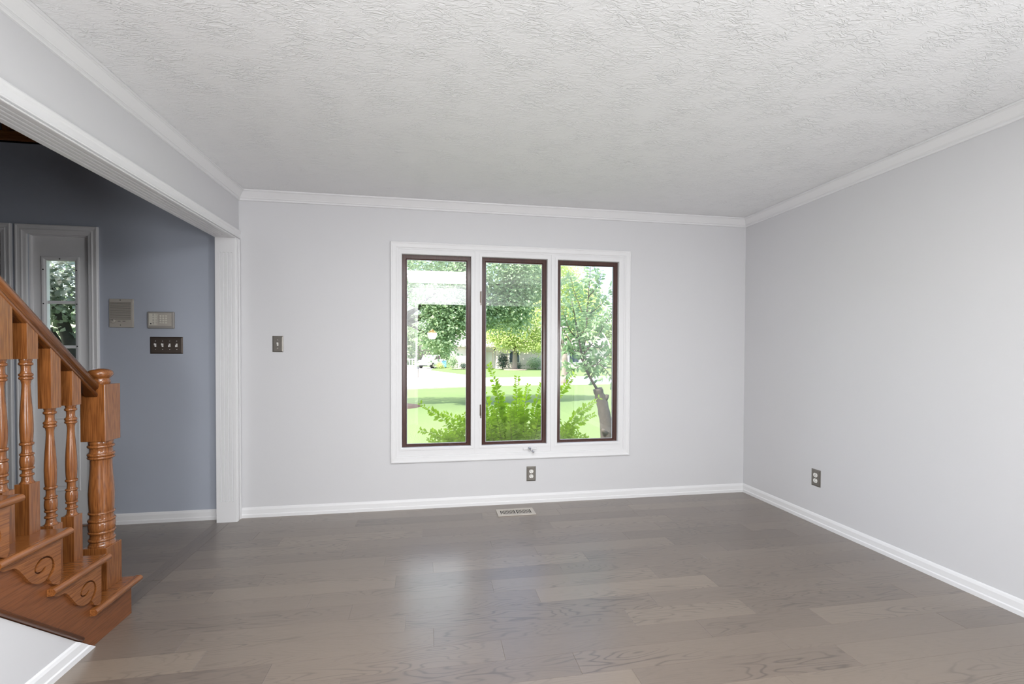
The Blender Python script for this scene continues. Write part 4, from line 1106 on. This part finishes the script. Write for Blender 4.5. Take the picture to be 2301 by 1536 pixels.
# ---- white pickup truck
def truck():
    e_ = empty('pickup_truck', (0.55, 60.0, -1.03), 'white pickup truck parked in the driveway across the street', 'truck')
    WH = plain('white_car_paint', (0.78, 0.79, 0.81), 0.2, spec=0.6)
    x0_, x1_ = -0.97, 0.97
    side = [(0.0, 0.50), (0.0, 1.02), (0.10, 1.14), (1.25, 1.20), (1.85, 1.86), (3.55, 1.90), (3.75, 1.25), (5.6, 1.25), (5.6, 0.50)]
    parts = []
    parts.append(MB().prism(side, 'x', x0_, x1_).build('body', WH, e_, origin=(0, 0, 0), bevel=0.05))
    BG = plain('sky_blue_windscreen', (0.30, 0.42, 0.60), 0.08)
    m1 = MB().add([(x0_ + 0.12, 1.30, 1.24), (x1_ - 0.12, 1.30, 1.24), (x1_ - 0.22, 1.78, 1.80), (x0_ + 0.22, 1.78, 1.80), (x0_ + 0.12, 1.36, 1.22), (x1_ - 0.12, 1.36, 1.22), (x1_ - 0.22, 1.84, 1.78), (x0_ + 0.22, 1.84, 1.78)],
                  [(0, 1, 2, 3), (4, 5, 6, 7), (0, 1, 5, 4), (1, 2, 6, 5), (2, 3, 7, 6), (3, 0, 4, 7)])
    m1 = MB().add([(p[0], p[1] - 0.04, p[2] + 0.03) for p in m1.v], m1.f)
    parts.append(m1.build('windscreen', BG, e_, origin=(0, 0, 0)))
    parts.append(MB().prism([(1.75, 1.28), (2.05, 1.74), (2.62, 1.76), (2.62, 1.28)], 'x', x1_ - 0.02, x1_ + 0.012).build('side_window', BLACK, e_, origin=(0, 0, 0)))
    parts.append(MB().prism([(2.70, 1.28), (2.70, 1.76), (3.42, 1.78), (3.58, 1.28)], 'x', x1_ - 0.02, x1_ + 0.012).build('side_window', BLACK, e_, origin=(0, 0, 0)))
    GR = plain('grey_grille', (0.22, 0.23, 0.25), 0.4)
    parts.append(MB().box((-0.62, -0.03, 0.74), (0.62, 0.02, 0.98)).build('grille', GR, e_, origin=(0, 0, 0)))
    parts.append(MB().box((-0.58, -0.05, 0.83), (0.58, -0.01, 0.90)).build('grille_bar', WH, e_, origin=(0, 0, 0)))
    parts.append(MB().box((-0.98, -0.12, 0.42), (0.98, 0.06, 0.66)).build('bumper', plain('bright_bumper', (0.55, 0.56, 0.58), 0.3, metal=0.4), e_, origin=(0, 0, 0), bevel=0.04))
    parts.append(MB().box((-0.6, -0.14, 0.36), (0.6, -0.05, 0.46)).build('air_dam', BLACK, e_, origin=(0, 0, 0)))
    for s_ in (-1, 1):
        parts.append(MB().box((s_ * 0.66, -0.025, 0.76), (s_ * 0.94, 0.05, 0.98)).build('headlight', CHROME, e_, origin=(0, 0, 0), bevel=0.02))
        parts.append(MB().box((s_ * 0.98, 1.35, 1.22), (s_ * 1.2, 1.48, 1.42)).build('mirror', BLACK, e_, origin=(0, 0, 0), bevel=0.02))
        for y in (0.95, 4.5):
            a = s_ * 0.76
            w_ = MB().lathe([(0, 0.30), (0, 0.40), (s_ * 0.25, 0.40), (s_ * 0.25, 0.24)], (a, y, 0.40), 22, 'x').build('wheel', BLACK, e_, origin=(0, 0, 0))
            parts.append(w_)
            MB().lathe([(0, 0.22), (s_ * 0.02, 0.20)], (a + s_ * 0.245, y, 0.40), 18, 'x').build('hub_cap', CHROME, w_, origin=(0, 0, 0))
    for p in parts:
        p.location = (0, 0, 0)
        for ch in p.children: ch.location = (0, 0, 0)
    e_.rotation_euler = (0, 0, math.radians(-24))
    e_.scale = (1.0, 1.0, 1.0)
truck()

# ---- bush right outside the window: arching stems with paired leaves
def stem_leaves(rows, m_, P, Nn, D, S, T, size, tint_hi=1.0, step=0.021, rad=0.0035, flat=0.6):
    """one arching stem; rows = control points"""
    pts = [Vector(p) for p in rows]
    # resample
    out = []
    for i in range(len(pts) - 1):
        seg = (pts[i + 1] - pts[i]).length
        n_ = max(2, int(seg / step))
        for k in range(n_): out.append(pts[i].lerp(pts[i + 1], k / n_))
    out.append(pts[-1])
    # soften corners
    for _ in range(4):
        out = [out[0]] + [(out[i - 1] + out[i] * 2 + out[i + 1]) / 4 for i in range(1, len(out) - 1)] + [out[-1]]
    n_ = len(out)
    m_.tube(out[::2] if n_ > 6 else out, [rad * (1 - 0.75 * i / max(1, (len(out[::2]) if n_ > 6 else n_) - 1)) for i in range(len(out[::2]) if n_ > 6 else n_)], 5)
    for i in range(2, n_):
        t_ = (out[i] - out[i - 1]).normalized()
        sd = t_.cross(Vector((R.uniform(-.2, .2), -1 + R.uniform(-.3, .3), 0.5 + R.uniform(-.3, .3))))
        if sd.length < 1e-3: continue
        sd.normalize()
        u = i / n_
        for s_ in (-1, 1):
            if R.random() < 0.1: continue
            d_ = (sd * s_ * (0.9 + R.uniform(-.2, .2)) + t_ * 0.6 + Vector((R.uniform(-.25, .25), R.uniform(-.25, .25), R.uniform(-.2, .2)))).normalized()
            nn = t_.cross(d_) * s_ + Vector((R.uniform(-.5, .5), R.uniform(-.5, .5), R.uniform(0, .8)))
            P.append(out[i]); D.append(d_); Nn.append(nn)
            S.append(size * (0.75 + 0.5 * R.random()) * (1.0 if u < 0.9 else 0.65))
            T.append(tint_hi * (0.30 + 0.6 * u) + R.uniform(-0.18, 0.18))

def window_bush():
    e_ = empty('window_bush', (2.25, 1.0, -0.55), 'leafy bright green bush with arching shoots just outside the window', 'bush')
    sm = MB(); P, Nn, D, S, T = [], [], [], [], []
    tips = [(2.015, 1.0, 1.123), (2.072, 1.05, 0.891), (2.299, 0.95, 0.982), (2.443, 1.05, 0.916), (2.579, 1.0, 0.915), (2.932, 1.0, 1.007), (3.216, 1.0, 0.75), (3.136, 0.95, 0.582), (1.296, 1.0, 0.73),
            (1.556, 1.05, 0.612), (1.309, 0.95, 0.458), (2.986, 1.1, 0.44), (2.16, 1.1, 0.80), (2.36, 1.1, 0.78), (1.95, 1.1, 0.86), (2.72, 1.0, 0.86), (1.45, 0.9, 0.40), (3.05, 0.9, 0.34)]
    for tx, ty, tz in tips:
        bx = 2.28 + (tx - 2.25) * 0.35 + R.uniform(-.08, .08)
        mid = Vector(((bx * 0.45 + tx * 0.55) , ty + R.uniform(-.05, .05), 0.1 + (tz - 0.1) * 0.62 + 0.06))
        stem_leaves([(bx, 1.0, -0.55), (bx + (tx - bx) * 0.2, ty, -0.05), mid, (tx, ty, tz)], sm, P, Nn, D, S, T, 0.064)
    for k in range(330):
        a = R.uniform(-1, 1)
        tx = 2.25 + a * 1.0; ty = 1.0 + R.uniform(-.42, .50)
        tz = 0.72 - 0.55 * abs(a) ** 1.5 + R.uniform(-.50, .05)
        bx = 2.25 + a * 0.25
        stem_leaves([(bx, 1.0 + (ty - 1) * 0.3, -0.55), (bx + (tx - bx) * 0.4, ty, -0.1 + (tz + 0.1) * 0.3), (tx, ty, tz)], sm, P, Nn, D, S, T, 0.060, tint_hi=0.8)
    sm.build('stems', TWIG, e_)
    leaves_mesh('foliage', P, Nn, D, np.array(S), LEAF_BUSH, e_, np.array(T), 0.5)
window_bush()

# ---- small cherry tree with a pruned trunk
def cherry():
    e_ = empty('cherry_tree', (3.89, 2.4, gz(2.4)), 'small cherry tree with a pruned leaning trunk outside the right pane', 'tree')
    tr = MB()
    tp = [(3.895, 2.4, -0.6), (3.892, 2.4, -0.133), (3.876, 2.4, 0.249), (3.815, 2.4, 0.535), (3.77, 2.4, 0.66), (3.745, 2.4, 0.74)]
    q = [Vector(p) for p in tp]; o_ = []
    for i in range(len(q) - 1):
        for k in range(4): o_.append(q[i].lerp(q[i + 1], k / 4))
    o_.append(q[-1])
    rad = [0.098 - 0.034 * i / (len(o_) - 1) + R.uniform(-.006, .006) for i in range(len(o_))]
    tr.tube(o_, rad, 14)
    tr.tube([(3.83, 2.38, 0.555), (3.872, 2.37, 0.625), (3.88, 2.37, 0.66)], [0.04, 0.030, 0.024], 10)
    tr.tube([(3.86, 2.35, 0.12), (3.80, 2.32, 0.15), (3.785, 2.31, 0.17)], [0.04, 0.032, 0.02], 10)
    tr.build('trunk', BARK, e_)
    br_ = MB(); P, Nn, D, S, T = [], [], [], [], []
    B_ = [[(3.73, 2.4, 0.74), (3.58, 2.4, 0.978), (3.514, 2.4, 1.197), (3.46, 2.4, 1.447), (3.393, 2.4, 1.82), (3.346, 2.4, 2.005)],
          [(3.644, 2.45, 0.941), (3.575, 2.5, 1.26), (3.612, 2.5, 1.642), (3.637, 2.5, 2.024), (3.661, 2.5, 2.405), (3.67, 2.5, 2.65)],
          [(3.517, 2.4, 1.198), (3.683, 2.3, 1.446), (3.825, 2.3, 1.664), (3.941, 2.3, 1.883), (4.05, 2.3, 2.2)],
          [(3.549, 2.42, 1.10), (3.396, 2.5, 1.355), (3.27, 2.5, 1.575), (3.197, 2.5, 1.731)],
          [(3.545, 2.35, 1.03), (3.711, 2.2, 1.108), (3.828, 2.2, 0.955), (3.932, 2.2, 0.758)],
          [(3.625, 2.52, 1.78), (3.83, 2.6, 1.91), (3.973, 2.6, 2.043)],
          [(3.455, 2.4, 1.444), (3.298, 2.3, 1.534), (3.182, 2.3, 1.868)],
          [(3.62, 2.52, 1.68), (3.525, 2.6, 1.969), (3.444, 2.6, 2.16), (3.40, 2.6, 2.4)],
          [(3.664, 2.45, 0.90), (3.796, 2.5, 1.133), (3.978, 2.5, 1.229), (4.113, 2.5, 1.391)],
          [(3.60, 2.5, 1.5), (3.76, 2.55, 1.62), (3.90, 2.5, 1.60)], [(3.50, 2.4, 1.28), (3.36, 2.3, 1.22), (3.24, 2.3, 1.30)], [(3.64, 2.5, 2.05), (3.76, 2.4, 2.2), (3.80, 2.4, 2.4)],
          [(3.56, 2.4, 1.02), (3.42, 2.3, 1.06), (3.33, 2.3, 1.0)], [(3.58, 2.42, 1.32), (3.74, 2.35, 1.30), (3.86, 2.35, 1.36)], [(3.46, 2.4, 1.45), (3.56, 2.3, 1.62), (3.52, 2.3, 1.80)]]
    for i, b in enumerate(B_):
        r_ = 0.020 if i == 0 else (0.016 if i == 1 else 0.009)
        stem_leaves(b, br_, P, Nn, D, S, T, 0.085, step=0.036, rad=r_)
        # side shoots
        for k in range(len(b) * 2):
            j = R.randrange(1, len(b)); p = Vector(b[j]).lerp(Vector(b[j - 1]), R.random())
            if p.z < 0.95: continue
            dv = Vector((R.uniform(-1, 1), R.uniform(-1, 1), R.uniform(-0.4, 0.7))).normalized() * R.uniform(0.12, 0.26)
            stem_leaves([p, p + dv * 0.55 + Vector((0, 0, 0.02)), p + dv - Vector((0, 0, 0.03))], br_, P, Nn, D, S, T, 0.085, step=0.042, rad=0.0035)
    br_.build('branches', BARK, e_)
    D = [d - Vector((0, 0, 0.45)) for d in D]
    leaves_mesh('foliage', P, Nn, D, np.array(S), LEAF_CHERRY, e_, np.array(T), 0.46)
cherry()

# ---- leafy shrub by the entry, behind the sidelight
es = empty('entry_shrub', (-2.35, 2.0, -0.55), 'pale variegated leafy shrub seen through the entry sidelight', 'shrub')
m_ = MB()
limb(m_, [(-2.35, 2.0, -0.6), (-2.35, 2.0, 0.6), (-2.55, 2.05, 1.4), (-2.7, 2.0, 2.0)], 0.10, 0.04)
limb(m_, [(-2.35, 2.0, 0.5), (-2.2, 2.0, 1.2), (-2.25, 2.0, 1.9)], 0.07, 0.03)
limb(m_, [(-2.4, 2.0, 0.9), (-2.75, 2.1, 1.5)], 0.05, 0.02)
m_.build('stems', BARK, es)
crown_leaves(es, [(-2.6, 2.1, 1.9, 0.75, 0.5, 0.42, 2)], 3000, 0.06, LEAF_PALE, 0.75)
crown_leaves(es, [(-2.5, 2.5, 1.2, 0.9, 0.3, 0.9, 2), (-2.5, 2.4, 0.6, 0.9, 0.5, 0.8, 1), (-2.6, 2.6, 2.3, 1.0, 0.5, 0.6, 1)], 4200, 0.06, LEAF_MAPLE, 0.6, name='inner_foliage')
